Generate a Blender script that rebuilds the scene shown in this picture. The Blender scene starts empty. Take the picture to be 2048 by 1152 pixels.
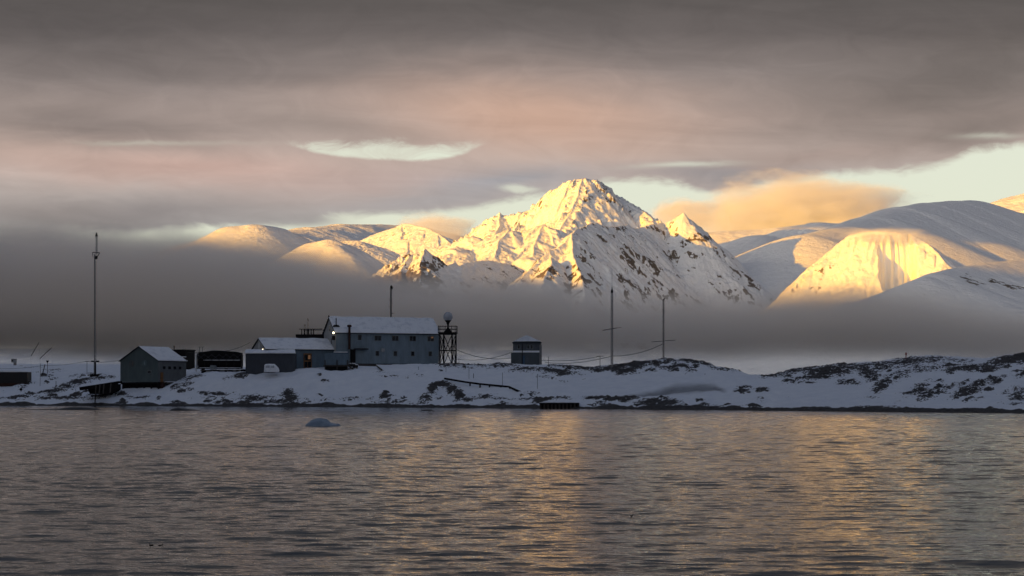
import bpy, math, random
import numpy as np
from mathutils import Vector, Matrix

R = math.radians
F = 3500.0            # focal length in photograph pixels (2048 wide)
HZ = 775.0            # photograph row of the true horizon
CAMZ = 4.0            # the photographer stands on a small boat

scene = bpy.context.scene
col = scene.collection

# ------------------------------------------------------------------ camera
cam = bpy.data.cameras.new('camera')
cam.sensor_width = 36.0
cam.lens = 36.0 * F / 2048.0
cam.shift_y = (HZ - 576.0) / 2048.0
cam.clip_start = 0.5
cam.clip_end = 60000.0
cam_ob = bpy.data.objects.new('camera', cam)
cam_ob.location = (0, 0, CAMZ)
cam_ob.rotation_euler = (R(90), 0, 0)
col.objects.link(cam_ob)
scene.camera = cam_ob

scene.render.engine = 'CYCLES'
scene.view_settings.view_transform = 'Standard'
scene.view_settings.look = 'None'
scene.view_settings.gamma = 1.0
EXPO = 0.65
scene.view_settings.exposure = EXPO
cy = scene.cycles
cy.use_denoising = True
try:
    cy.denoiser = 'OPENIMAGEDENOISE'
except Exception:
    pass
cy.use_adaptive_sampling = True
cy.adaptive_threshold = 0.02
cy.max_bounces = 8
cy.diffuse_bounces = 3
cy.glossy_bounces = 3
cy.transmission_bounces = 4
cy.volume_bounces = 5
cy.transparent_max_bounces = 8
cy.caustics_reflective = False
cy.caustics_refractive = False

# ------------------------------------------------------------------ sun
SUN_EL = R(4.6)
SA, SB = 0.75, 0.661          # horizontal direction the light travels in (to the right and away)
_n = math.hypot(SA, SB); SA /= _n; SB /= _n
SUN_AZ = math.atan2(-SA, -SB) # azimuth of the sun, from +Y towards +X
sun = bpy.data.lights.new('sun', 'SUN')
sun.energy = 5.0
sun.color = (1.0, 0.45, 0.0)
sun.angle = R(0.5)
sun_ob = bpy.data.objects.new('sun', sun)
d = Vector((SA * math.cos(SUN_EL), SB * math.cos(SUN_EL), -math.sin(SUN_EL)))
sun_ob.rotation_euler = d.to_track_quat('-Z', 'Y').to_euler()
col.objects.link(sun_ob)

# ------------------------------------------------------------------ node helpers
class Ex:
    """a socket with arithmetic"""
    def __init__(s, t, k): s.t, s.k = t, k
    def _m(s, op, *o, clamp=False):
        n = s.t.nodes.new('ShaderNodeMath'); n.operation = op; n.use_clamp = clamp
        for i, v in enumerate((s,) + o):
            if isinstance(v, Ex): s.t.links.new(v.k, n.inputs[i])
            else: n.inputs[i].default_value = float(v)
        return Ex(s.t, n.outputs[0])
    def __add__(s, o): return s._m('ADD', o)
    __radd__ = __add__
    def __sub__(s, o): return s._m('SUBTRACT', o)
    def __rsub__(s, o): return (s * -1.0) + o
    def __mul__(s, o): return s._m('MULTIPLY', o)
    __rmul__ = __mul__
    def __truediv__(s, o): return s._m('DIVIDE', o)
    def sstep(s, a, b):
        n = s.t.nodes.new('ShaderNodeMapRange'); n.interpolation_type = 'SMOOTHSTEP'
        s.t.links.new(s.k, n.inputs[0])
        n.inputs[1].default_value = a; n.inputs[2].default_value = b
        n.inputs[3].default_value = 0.0; n.inputs[4].default_value = 1.0
        return Ex(s.t, n.outputs[0])
    def lin(s, a, b, c=0.0, d=1.0):
        n = s.t.nodes.new('ShaderNodeMapRange')
        s.t.links.new(s.k, n.inputs[0])
        n.inputs[1].default_value = a; n.inputs[2].default_value = b
        n.inputs[3].default_value = c; n.inputs[4].default_value = d
        return Ex(s.t, n.outputs[0])
    def curve(s, pts):
        """piecewise smooth function through (x, y) points"""
        xs = [p[0] for p in pts]; ys = [p[1] for p in pts]
        x0, x1, y0, y1 = min(xs), max(xs), min(ys), max(ys)
        if y1 - y0 < 1e-6: y1 = y0 + 1
        n = s.t.nodes.new('ShaderNodeFloatCurve')
        c = n.mapping.curves[0]
        q = [((x - x0) / (x1 - x0), (y - y0) / (y1 - y0)) for x, y in pts]
        while len(c.points) < len(q): c.points.new(0.5, 0.5)
        for pt, (a, b) in zip(c.points, q): pt.location = (a, b)
        n.mapping.update()
        f = s.lin(x0, x1)
        s.t.links.new(f.k, n.inputs['Value'])
        return Ex(s.t, n.outputs[0]) * (y1 - y0) + y0

def vec(t, x, y, z=0.0):
    n = t.nodes.new('ShaderNodeCombineXYZ')
    for i, v in enumerate((x, y, z)):
        if isinstance(v, Ex): t.links.new(v.k, n.inputs[i])
        else: n.inputs[i].default_value = v
    return n.outputs[0]

def noise(t, v, scale=1.0, detail=4.0, rough=0.55, dist=0.0, dim='3D'):
    n = t.nodes.new('ShaderNodeTexNoise'); n.noise_dimensions = dim
    if v is not None: t.links.new(v, n.inputs['Vector'])
    n.inputs['Scale'].default_value = scale; n.inputs['Detail'].default_value = detail
    n.inputs['Roughness'].default_value = rough; n.inputs['Distortion'].default_value = dist
    return Ex(t, n.outputs[0])

def mixc(t, fac, a, b, mode='MIX'):
    n = t.nodes.new('ShaderNodeMix'); n.data_type = 'RGBA'; n.blend_type = mode
    for sock, v in ((n.inputs[0], fac), (n.inputs[6], a), (n.inputs[7], b)):
        if isinstance(v, Ex): t.links.new(v.k, sock)
        elif isinstance(v, (int, float)): sock.default_value = v
        elif isinstance(v, (tuple, list)): sock.default_value = (*v[:3], 1.0)
        else: t.links.new(v, sock)
    return n.outputs[2]

def ramp(t, fac, stops, interp='LINEAR'):
    """colour ramp over stops (position, rgb) of any range"""
    p0, p1 = stops[0][0], stops[-1][0]
    n = t.nodes.new('ShaderNodeValToRGB'); r = n.color_ramp; r.interpolation = interp
    t.links.new(fac.lin(p0, p1).k, n.inputs[0])
    while len(r.elements) < len(stops): r.elements.new(0.5)
    for e, (p, c) in zip(r.elements, stops):
        e.position = (p - p0) / (p1 - p0)
    for e, (p, c) in zip(r.elements, stops):
        e.color = (*c, 1.0)
    return n.outputs[0]

def srgb(r, g, b):
    f = lambda v: ((v / 255 + 0.055) / 1.055) ** 2.4 if v > 10 else v / 255 / 12.92
    return (f(r), f(g), f(b))
# ------------------------------------------------------------------ world: clear evening sky behind a broken cloud deck
world = bpy.data.worlds.new('World'); scene.world = world; world.use_nodes = True
wt = world.node_tree; wt.nodes.clear()
w_out = wt.nodes.new('ShaderNodeOutputWorld'); w_bg = wt.nodes.new('ShaderNodeBackground')
wt.links.new(w_bg.outputs[0], w_out.inputs[0])
WS = 0.1                       # strength of the world; colours below are meant at exposure 0
w_bg.inputs['Strength'].default_value = WS
WS = WS * 2 ** EXPO
sky = wt.nodes.new('ShaderNodeTexSky'); sky.sky_type = 'NISHITA'; sky.sun_disc = False
sky.sun_elevation = SUN_EL; sky.sun_rotation = SUN_AZ % (2 * math.pi)
sky.air_density = 1.0; sky.dust_density = 1.5; sky.ozone_density = 2.0
tc = wt.nodes.new('ShaderNodeTexCoord'); sp = wt.nodes.new('ShaderNodeSeparateXYZ')
wt.links.new(tc.outputs['Generated'], sp.inputs[0])
dx, dy, dz = (Ex(wt, sp.outputs[i]) for i in range(3))
yy = dy._m('MAXIMUM', 0.22)
# azimuth and elevation of the direction, as tangents scaled by F
AX = dx / yy * F + 1024.0
EL = HZ - dz / yy * F          # grows downwards from the zenith side
nv = vec(wt, AX * 0.0011, EL * 0.0042)
warp = noise(wt, nv, 2.2, 5, 0.55, 0.6, '2D') - 0.5
fine = noise(wt, vec(wt, AX * 0.005, EL * 0.012, 3.0), 1.6, 6, 0.6, 0.8, '2D') - 0.5
soft = noise(wt, vec(wt, AX * 0.0016 + 7.0, EL * 0.006), 1.4, 4, 0.5, 0.3, '2D') - 0.5
YW = EL + warp * 46.0 + fine * 9.0
XW = AX + soft * 160.0

def blob(cx, cy_, rx, ry, rot=0.0, X=None, Y=None):
    """soft elliptical weight on the sky, 1 at its middle"""
    X = XW if X is None else X; Y = YW if Y is None else Y
    a, b = X - cx, Y - cy_
    c, s = math.cos(R(rot)), math.sin(R(rot))
    u, v = (a * c + b * s) / rx, (b * c - a * s) / ry
    q = (u * u + v * v)
    return (q * -1.0)._m('EXPONENT')

# the cloud deck, colour by elevation
cc = ramp(wt, YW, [(-1900, (.118, .136, .182)), (-900, (.130, .135, .158)), (-350, (.150, .143, .138)),
                   (-40, srgb(88, 84, 82)), (60, srgb(106, 99, 97)), (150, srgb(144, 133, 129)), (235, srgb(179, 162, 154)),
                   (310, srgb(194, 177, 168)), (380, srgb(185, 174, 168)), (450, srgb(166, 162, 159)), (560, srgb(158, 154, 151))])
def tint(c, w, amt, colr): return mixc(wt, w * amt, c, colr)
cc = tint(cc, blob(1080, 235, 320, 70, 4), 0.9, srgb(206, 170, 150))
cc = tint(cc, blob(380, 330, 430, 44, 3), 0.85, srgb(202, 170, 158))
cc = tint(cc, blob(60, 290, 200, 40, 0), 0.4, srgb(190, 165, 152))
cc = tint(cc, blob(780, 360, 240, 30, -3), 0.6, srgb(186, 165, 158))
cc = tint(cc, blob(1640, 315, 280, 22, -6), 0.6, srgb(182, 160, 150))
cc = tint(cc, blob(170, 245, 330, 46, 3), 0.75, srgb(128, 118, 114))
cc = tint(cc, blob(640, 245, 150, 30, 10), 0.35, srgb(140, 130, 124))
cc = tint(cc, blob(300, 425, 260, 36, -4), 0.7, srgb(138, 131, 130))
cc = tint(cc, blob(60, 420, 150, 34, 0), 0.5, srgb(140, 130, 126))
cc = tint(cc, blob(20, 520, 330, 60, 0), 0.9, srgb(84, 81, 82))
cc = tint(cc, blob(1010, 362, 130, 26, -4), 0.75, srgb(158, 160, 166))
cc = tint(cc, blob(860, 400, 200, 18, -3), 0.5, srgb(160, 158, 160))
cc = tint(cc, blob(1450, 352, 210, 18, 4), 0.65, srgb(150, 148, 152))
cc = tint(cc, blob(1900, 170, 420, 110, -12), 0.65, srgb(98, 92, 88))
cc = tint(cc, blob(1980, 265, 200, 40, -8), 0.6, srgb(116, 107, 102))
cc = tint(cc, blob(100, 60, 500, 110, 8), 0.45, srgb(88, 84, 84))
streak = noise(wt, vec(wt, AX * 0.0013 + 3.0, EL * 0.011 - AX * 0.0006), 1.3, 5, 0.55, 0.8, '2D')
hsv = wt.nodes.new('ShaderNodeHueSaturation'); wt.links.new(cc, hsv.inputs['Color'])
wt.links.new((streak.lin(0.3, 0.7, 0.93, 1.07) * (fine * 0.20 + 1.0)).k, hsv.inputs['Value'])
cc = hsv.outputs[0]

# clear sky: the sky texture, lifted and tinted
clear = mixc(wt, 1.0, sky.outputs[0], (2.2, 2.05, 1.75), 'MULTIPLY')
clear = mixc(wt, 0.85, clear, tuple(c / WS for c in srgb(231, 232, 213)))
# lower edge of the deck
edge = AX.curve([(-600, 452), (0, 446), (120, 450), (250, 462), (380, 452), (520, 448), (600, 440), (668, 428), (760, 424), (900, 416), (1000, 404),
                 (1080, 390), (1180, 372), (1240, 360), (1330, 362), (1440, 378), (1520, 366), (1620, 352), (1700, 346),
                 (1770, 342), (1840, 334), (1900, 318), (1960, 298), (2048, 288), (2700, 250)])
rag = noise(wt, vec(wt, AX * 0.011, EL * 0.034, 5.0), 1.5, 6, 0.62, 0.5, '2D') - 0.5
gap1 = (EL + warp * 26.0 + fine * 22.0 + rag * 16.0 - edge).sstep(-9, 14)
gap1 = gap1 * (1.0 - blob(610, 441, 70, 14, 0, AX, EL) * 1.0)._m('MAXIMUM', 0.0)
# the lens-shaped hole, flat on top and bellied below
top = AX.curve([(520, 290), (570, 291), (650, 288), (740, 284), (800, 282), (850, 289), (930, 287), (980, 285)])
bot = AX.curve([(520, 290), (570, 292), (640, 308), (700, 316), (780, 321), (860, 320), (920, 310), (960, 292), (985, 284)])
lens = (EL + fine * 20.0 + rag * 36.0 - top).sstep(-10, 16) * (bot + fine * 5.0 + rag * 7.0 - EL).sstep(-3, 6) * AX.sstep(530, 640) * (1.0 - AX.sstep(915, 985)) * (fine * 1.1 + 0.84)
g3 = blob(1045, 379, 42, 11, 4, AX + warp * 60.0, EL + fine * 20.0 + rag * 16.0).sstep(0.1, 1.0) * 0.7
g4 = blob(1370, 330, 90, 5, -2, AX + warp * 60.0, EL + fine * 12.0) * 0.55
g5 = blob(1980, 272, 60, 6, 0, AX, EL + fine * 12.0) * 0.35
g6 = blob(180, 284, 260, 5, 0, AX, EL + fine * 14.0 + warp * 18.0) * 0.3
clr = gap1._m('MAXIMUM', lens)._m('MAXIMUM', g3)._m('MAXIMUM', g4)._m('MAXIMUM', g5)._m('MAXIMUM', g6)
clr = clr * AX.sstep(90, 300) * (dz.sstep(-0.02, 0.0))
cc_s = mixc(wt, 1.0, cc, (1 / WS, 1 / WS, 1 / WS), 'MULTIPLY')
front = mixc(wt, clr, cc_s, clear)
# the western half, behind the photographer: evening glow low down, dark deck above
sdot = (dx * -SA + dy * -SB)
glow = sdot.sstep(0.05, 0.85) * (1.0 - dz.sstep(0.10, 0.42)) * dz.sstep(-0.02, 0.03)
back = ramp(wt, dz, [(-0.05, (.10, .10, .11)), (0.05, (.30, .28, .26)), (0.25, (.13, .14, .165)), (0.45, (.116, .140, .200)), (1.0, (.112, .136, .198))])
back = mixc(wt, 1.0, back, (1 / WS, 1 / WS, 1 / WS), 'MULTIPLY')
back = mixc(wt, glow, back, tuple(c / WS for c in (4.0, 3.6, 3.0)))
isfront = dy.sstep(0.22, 0.5)
final = mixc(wt, isfront, back, front)
# under the horizon
final = mixc(wt, dz.sstep(-0.03, -0.004), tuple(c / WS for c in (.10, .10, .11)), final)
wt.links.new(final, w_bg.inputs['Color'])
# ------------------------------------------------------------------ helpers
def P(px, py, D):
    """point in the world that the photograph shows at column px, row py, at distance D"""
    return Vector(((px - 1024.0) / F * D, D, CAMZ - (py - HZ) / F * D))

def _hash(ix, iy, seed):
    h = (ix.astype(np.int64) * 374761393 + iy.astype(np.int64) * 668265263 + seed * 1442695041) & 0xFFFFFFFF
    h = ((h ^ (h >> 13)) * 1274126177) & 0xFFFFFFFF
    h = (h ^ (h >> 16)) & 0xFFFFFFFF
    return h.astype(np.float64) / 4294967295.0

def gnoise(x, y, seed=0):
    ix = np.floor(x); iy = np.floor(y); fx = x - ix; fy = y - iy
    u = fx * fx * fx * (fx * (fx * 6 - 15) + 10); v = fy * fy * fy * (fy * (fy * 6 - 15) + 10)
    r = 0
    out = []
    for dy_ in (0, 1):
        for dx_ in (0, 1):
            a = _hash(ix + dx_, iy + dy_, seed) * 2 * np.pi
            out.append(np.cos(a) * (fx - dx_) + np.sin(a) * (fy - dy_))
    return (out[0] * (1 - u) + out[1] * u) * (1 - v) + (out[2] * (1 - u) + out[3] * u) * v

def fbm(x, y, octv=5, seed=0, gain=0.5, ridged=False):
    s = np.zeros_like(x); a = 1.0; f = 1.0; n = 0
    for k in range(octv):
        g = gnoise(x * f + 17.3 * k, y * f - 9.1 * k, seed + k) * 1.5
        if ridged: g = 1.0 - 2.0 * np.abs(g)
        s += a * g; n += a; a *= gain; f *= 2.03
    return s / n

def sst(x, a, b):
    t = np.clip((x - a) / (b - a), 0, 1); return t * t * (3 - 2 * t)

def grid_mesh(name, X, Y, Z, mat, smooth=True, attrs=None):
    nr, nc = X.shape
    me = bpy.data.meshes.new(name)
    co = np.stack([X, Y, Z], -1).reshape(-1, 3).astype(np.float32)
    idx = np.arange(nr * nc).reshape(nr, nc)
    q = np.stack([idx[:-1, :-1], idx[:-1, 1:], idx[1:, 1:], idx[1:, :-1]], -1).reshape(-1, 4)
    return raw_mesh(name, co, q, mat, smooth, attrs)

def raw_mesh(name, co, q, mat, smooth=True, attrs=None):
    me = bpy.data.meshes.new(name)
    n = len(q)
    me.vertices.add(len(co)); me.vertices.foreach_set('co', np.ascontiguousarray(co, np.float32).ravel())
    me.loops.add(n * 4); me.loops.foreach_set('vertex_index', np.ascontiguousarray(q, np.int32).ravel())
    me.polygons.add(n); me.polygons.foreach_set('loop_start', np.arange(0, n * 4, 4, dtype=np.int32))
    me.polygons.foreach_set('loop_total', np.full(n, 4, np.int32))
    me.update(calc_edges=True)
    if smooth: me.polygons.foreach_set('use_smooth', np.ones(n, bool))
    for k, v in (attrs or {}).items():
        a = me.attributes.new(k, 'FLOAT', 'POINT'); a.data.foreach_set('value', v.ravel().astype(np.float32))
    me.materials.append(mat)
    ob = bpy.data.objects.new(name, me); col.objects.link(ob)
    return ob

def new_mat(name):
    m = bpy.data.materials.new(name); m.use_nodes = True
    t = m.node_tree; b = t.nodes['Principled BSDF']
    return m, t, b

def tag(o, label=None, cat=None, group=None, kind=None):
    if label: o['label'] = label
    if cat: o['category'] = cat
    if group: o['group'] = group
    if kind: o['kind'] = kind
    return o

def bump(t, b, h, strength, distance):
    n = t.nodes.new('ShaderNodeBump'); n.inputs['Strength'].default_value = strength
    n.inputs['Distance'].default_value = distance
    t.links.new(h.k, n.inputs['Height']); t.links.new(n.outputs[0], b.inputs['Normal'])

def obj_co(t):
    n = t.nodes.new('ShaderNodeTexCoord'); return n.outputs['Object']

def scaled(t, v, sx, sy, sz):
    n = t.nodes.new('ShaderNodeMapping'); n.inputs['Scale'].default_value = (sx, sy, sz)
    t.links.new(v, n.inputs['Vector']); return n.outputs[0]

def attr(t, name):
    n = t.nodes.new('ShaderNodeAttribute'); n.attribute_name = name; return Ex(t, n.outputs['Fac'])

def plain(name, c, rough=0.7, var=0.25, scale=1.5, metal=0.0):
    """a weathered single-colour material"""
    m, t, b = new_mat(name)
    o = obj_co(t)
    n = noise(t, o, scale, 5, 0.6)
    cc_ = mixc(t, n.lin(0.3, 0.7), tuple(v * (1 - var) for v in c), tuple(min(1, v * (1 + var)) for v in c))
    t.links.new(cc_, b.inputs['Base Color'])
    b.inputs['Roughness'].default_value = rough; b.inputs['Metallic'].default_value = metal
    if max(c) < 0.05 and rough > .5: b.inputs['Specular IOR Level'].default_value = 0.1
    return m
# ------------------------------------------------------------------ far terrain
def mountain_material():
    m, t, b = new_mat('mountain_snow_and_rock')
    g = t.nodes.new('ShaderNodeNewGeometry')
    sp_ = t.nodes.new('ShaderNodeSeparateXYZ'); t.links.new(g.outputs['Normal'], sp_.inputs[0])
    nz = Ex(t, sp_.outputs[2])
    o = obj_co(t)
    n1 = noise(t, scaled(t, o, 1, 1, 0.6), 0.017, 7, 0.62)
    n2 = noise(t, scaled(t, o, 1, 1, 0.35), 0.035, 5, 0.6)
    rk = attr(t, 'rock')
    n0 = noise(t, o, 0.0045, 4, 0.6, 0.5)
    v = rk + (n0 - 0.5) * 2.6 + (n1 - 0.5) * 1.9 + (n2 - 0.5) * 1.3 + (0.64 - nz) * 0.7
    f = v.sstep(0.46, 0.56)
    rockc = mixc(t, n2.lin(0.3, 0.7), (.075, .06, .05), (.21, .165, .125))
    snowc = mixc(t, n1.lin(0.3, 0.7), (.80, .80, .81), (.88, .88, .88))
    t.links.new(mixc(t, f, snowc, rockc), b.inputs['Base Color'])
    b.inputs['Roughness'].default_value = 0.75
    b.inputs['Specular IOR Level'].default_value = 0.15
    bump(t, b, n1 + n2 * 0.5, 0.5, 25.0)
    return m
M_MTN = mountain_material()

def mountain(name, ridges, s1=1.0, s2=0.75, B=260.0, amp=40.0, flute=0.0, rock=0.1, rockz=None, front=1300.0, back=900.0,
             step=(6.0, 9.0), seed=1, nscale=420.0, soft=0.0, wob=10.0, base=None, billow=False, carve=None):
    """a massif: the highest of many sloping flanks that fall away from its ridge lines.
    ridges: (points (px,py,D), options)"""
    rr = []
    for r in ridges:
        opt = {}
        if isinstance(r, tuple): r, opt = r
        rr.append(([P(*p) for p in r], opt))
    allp = [p for r, _ in rr for p in r]
    hmax = max(p.z for p in allp)
    x0 = min(p.x for p in allp) - 1100; x1 = max(p.x for p in allp) + 1100
    y0 = min(p.y for p in allp) - front; y1 = max(p.y for p in allp) + back
    nx = int((x1 - x0) / step[0]); ny = int((y1 - y0) / step[1])
    xs = np.linspace(x0, x1, nx); ys = np.linspace(y0, y1, ny)
    X, Y = np.meshgrid(xs, ys)
    wx = fbm(X / 260, Y / 260, 4, seed + 50) * wob * 2.2; wy = fbm(X / 260 + 9, Y / 260 + 4, 4, seed + 60) * wob * 2.2
    XX, YY = X + wx, Y + wy
    Z = np.full_like(X, -1e9); T = np.zeros_like(X); DD = np.zeros_like(X); RK = np.zeros_like(X); FL = np.zeros_like(X)
    t0 = 0.0
    for pts, opt in rr:
        q1, q2, bb = opt.get('s1', s1), opt.get('s2', s2), opt.get('B', B)
        rk_ = opt.get('rock', rock); fl_ = opt.get('flute', flute); sf = opt.get('soft', soft)
        for a, b in zip(pts[:-1], pts[1:]):
            ex, ey = b.x - a.x, b.y - a.y; L2 = ex * ex + ey * ey; L = math.sqrt(L2)
            t = np.clip(((XX - a.x) * ex + (YY - a.y) * ey) / L2, 0, 1)
            d_ = np.hypot(XX - a.x - t * ex, YY - a.y - t * ey)
            if sf > 0: dd = np.sqrt(d_ * d_ + sf * sf) - sf
            else: dd = d_
            drop = q2 * dd + (q1 - q2) * bb * (1 - np.exp(-dd / bb))
            z = a.z + (b.z - a.z) * t - drop
            m = z > Z
            Z = np.where(m, z, Z); T = np.where(m, t0 + t * L, T); DD = np.where(m, d_, DD)
            RK = np.where(m, rk_, RK); FL = np.where(m, fl_, FL)
            t0 += L
    # relief that grows with the distance from the ridge line, and flutes that run down the slope
    k = sst(DD, 5, 160)
    n = fbm(X / nscale, Y / nscale, 5, seed, 0.42) if billow else fbm(X / nscale, Y / nscale, 6, seed, 0.52, True)
    n2 = fbm(X / 90, Y / 90, 5, seed + 7, 0.55)
    Z = Z + (n * amp + n2 * amp * (0.08 if billow else 0.32)) * (0.10 + 0.9 * k) + (0 if billow else 1) * fbm(X / 34, Y / 34, 4, seed + 9, 0.55, True) * np.clip(RK + 0.12, 0.03, 0.6) * 26.0
    tt = T + fbm(X / 150, Y / 150, 3, seed + 3) * 22
    fl = (1 - 2 * np.abs(gnoise(tt / 44.0, DD / 900.0, seed + 21) * 1.4)) + 0.5 * (1 - 2 * np.abs(gnoise(tt / 20.0, DD / 500.0, seed + 22) * 1.4))
    Z = Z + FL * fl * sst(DD, 4, 70) * (1 - sst(DD, 420, 900))
    if base is not None:
        Z = np.maximum(Z, base + fbm(X / 600, Y / 600, 4, seed + 30) * 15)
    edge_ = np.minimum(np.minimum(X - x0, x1 - X) / 380.0, np.minimum(Y - y0, y1 - Y) / 380.0)
    Z = Z - (1 - sst(edge_, 0, 1)) * np.maximum(Z + 60, 0)
    if carve: Z = Z - carve(X, Y, Z)
    Z = np.maximum(Z, -60)
    if rockz: RK = RK + rockz(X, Y, Z)
    ob = grid_mesh(name, X, Y, Z, M_MTN, True, {'rock': RK})
    tag(ob, kind='structure')
    return ob

# 1 the high fluted peak
mountain('mountain', [
    [(820, 545, 14300), (860, 515, 14100), (905, 490, 13900), (930, 474, 13800), (960, 455, 13700), (985, 437, 13550), (998, 425, 13500), (1010, 438, 13500), (1022, 432, 13480),
     (1060, 420, 13350), (1090, 398, 13200), (1115, 379, 13080), (1150, 360, 12950), (1172, 357, 12900)],
    [(1172, 357, 12900), (1195, 367, 13250), (1212, 379, 13480), (1222, 386, 13440), (1240, 397, 13300), (1265, 411, 13120), (1290, 425, 12960), (1304, 438, 12850), (1318, 455, 12780), (1340, 490, 12750)],
    ([(1165, 358, 12890), (1155, 392, 12700), (1140, 425, 12500), (1122, 455, 12300), (1105, 490, 12100)], {}),
    ([(1212, 380, 13470), (1208, 410, 13150), (1198, 450, 12850)], {}),
    ([(1060, 420, 13350), (1058, 440, 13150), (1040, 470, 12800)], {}),
    ([(998, 425, 13500), (1000, 450, 13250), (985, 480, 12900)], {}),
], s1=1.35, s2=0.85, B=300, amp=46, flute=50, rock=0.06, seed=3, wob=9)
# 2 lower spurs in front of it
mountain('mountain', [
    [(845, 545, 12300), (866, 520, 12250), (880, 506, 12200), (905, 490, 12150), (925, 479, 12100), (942, 471, 12050), (950, 480, 12200), (965, 492, 12350)],
    [(925, 520, 12000), (945, 500, 11950), (960, 486, 11900), (985, 473, 11850), (1015, 461, 11800), (1030, 464, 12050), (1046, 462, 12100), (1070, 455, 11950), (1086, 450, 11850), (1104, 462, 12050), (1125, 485, 12200)],
    [(1015, 461, 11800), (1000, 490, 11550), (990, 515, 11350)],
    [(1086, 450, 11850), (1075, 480, 11600), (1062, 512, 11350)],
    ([(905, 498, 11650), (912, 492, 11600), (920, 499, 11700), (945, 507, 11800), (955, 503, 11780), (975, 514, 11850)], {'rock': 0.1}),
], s1=0.9, s2=0.6, B=220, amp=62, flute=20, rock=0.06, seed=11, wob=17)
# 3 the broad rocky ridge in front, lit on its left flank
mountain('mountain', [
    [(1040, 560, 9250), (1062, 540, 9350), (1080, 525, 9450), (1100, 506, 9550), (1122, 491, 9650), (1132, 480, 9720), (1139, 471, 9760)],
    [(1139, 471, 9760), (1150, 461, 9900), (1165, 455, 10050), (1180, 449, 10180), (1195, 447, 10300), (1207, 455, 10380), (1230, 455, 10600), (1252, 450, 10800), (1262, 457, 10850), (1275, 459, 10950),
     (1300, 450, 11150), (1330, 448, 11400)],
    [(1330, 448, 11400), (1345, 440, 11330), (1358, 432, 11270), (1370, 426, 11220)],
    [(1370, 426, 11220), (1378, 440, 11320), (1393, 466, 11420), (1420, 490, 11550), (1450, 510, 11680), (1485, 532, 11800), (1510, 552, 11880), (1530, 585, 11950)],
    ([(1139, 471, 9760), (1146, 500, 9560), (1152, 530, 9380), (1160, 560, 9200), (1172, 600, 9000)], {'rock': 0.34}),
    ([(1105, 515, 9400), (1095, 545, 9200), (1085, 580, 9000)], {'rock': 0.3}),
], s1=1.25, s2=0.85, B=260, amp=38, flute=20, rock=0.28, seed=23, wob=12)
# 4 the small crag on the left, bare rock in the sun
mountain('mountain', [
    [(768, 560, 9350), (775, 540, 9400), (784, 525, 9440), (800, 516, 9480), (815, 511, 9500), (826, 514, 9520), (836, 505, 9500), (844, 501, 9500), (852, 508, 9600), (864, 516, 9700), (874, 530, 9800), (878, 545, 9850)],
    [(815, 511, 9500), (806, 535, 9350), (800, 560, 9200)],
    [(844, 501, 9500), (842, 530, 9300), (840, 565, 9100)],
], s1=1.2, s2=0.9, B=150, amp=44, flute=22, rock=0.66, seed=31, wob=14, step=(4.0, 6.0))
# 5 the low shaded ridge between crag and ridge
mountain('mountain', [
    [(868, 548, 9300), (890, 536, 9500), (912, 528, 9650), (918, 534, 9700), (935, 527, 9850), (955, 524, 10000), (975, 523, 10150), (1000, 528, 10300), (1030, 533, 10450), (1045, 541, 10500), (1068, 560, 10550)],
], s1=0.95, s2=0.6, B=200, amp=44, flute=9, rock=0.30, seed=41, wob=6)
# 6 snow domes on the left
mountain('mountain', [
    [(400, 496, 12300), (430, 470, 12250), (470, 453, 12200), (510, 449, 12200), (545, 454, 12350), (572, 466, 12500), (596, 490, 12650)],
], s1=0.8, s2=0.7, B=300, amp=22, rock=-0.3, seed=51, wob=9, soft=180, step=(9, 12), billow=True)
mountain('mountain', [
    [(570, 518, 10450), (602, 499, 10400), (630, 485, 10350), (660, 479, 10300), (690, 489, 10400), (712, 506, 10550), (728, 530, 10700)],
    ([(660, 479, 10300), (690, 505, 10050), (712, 528, 9900)], {}),
], s1=0.8, s2=0.7, B=200, amp=26, rock=-0.08, seed=61, wob=9, soft=90, step=(8, 11), billow=True)
mountain('mountain', [
    [(700, 520, 14800), (740, 472, 14700), (790, 455, 14500), (806, 447, 14450)],
    [(806, 447, 14450), (830, 450, 14250), (852, 456, 14050), (878, 468, 13900), (897, 484, 13750), (925, 515, 13650)],
    ([(806, 447, 14450), (815, 475, 14050), (822, 505, 13700)], {}),
], s1=0.8, s2=0.5, B=250, amp=30, flute=8, rock=0.08, seed=71, wob=8)
mountain('mountain', [
    [(440, 478, 15200), (560, 466, 16500), (620, 456, 17200), (690, 449, 18000), (760, 450, 18900), (830, 456, 19800), (930, 480, 21000)],
], s1=0.45, s2=0.45, amp=14, rock=-0.9, seed=81, wob=20, soft=300, step=(16, 20), front=2500)
mountain('mountain', [
    [(655, 505, 12200), (690, 483, 12200), (715, 483, 12150), (740, 490, 12200), (765, 502, 12300), (790, 515, 12400)],
], s1=0.6, s2=0.4, amp=26, rock=0.22, seed=85, wob=10, soft=30)
# 7 the long snow saddle right of the ridge
mountain('mountain', [
    [(1380, 475, 15200), (1440, 464, 15200), (1500, 461, 15200), (1560, 456, 15200), (1640, 446, 15200), (1720, 450, 15200)],
    ([(1520, 470, 14600), (1530, 520, 13600), (1560, 580, 12600)], {'s1': .5, 's2': .4}),
], s1=0.45, s2=0.42, amp=12, rock=-0.25, seed=91, wob=8, soft=200, step=(10, 14), front=3200,
    rockz=lambda X, Y, Z: 1.0 * np.exp(-(((X / Y * F + 1024) - 1524) / 12) ** 2 - (((HZ - (Z - CAMZ) / Y * F) - 509 + ((X / Y * F + 1024) - 1524) * .5) / 9) ** 2))
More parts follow.
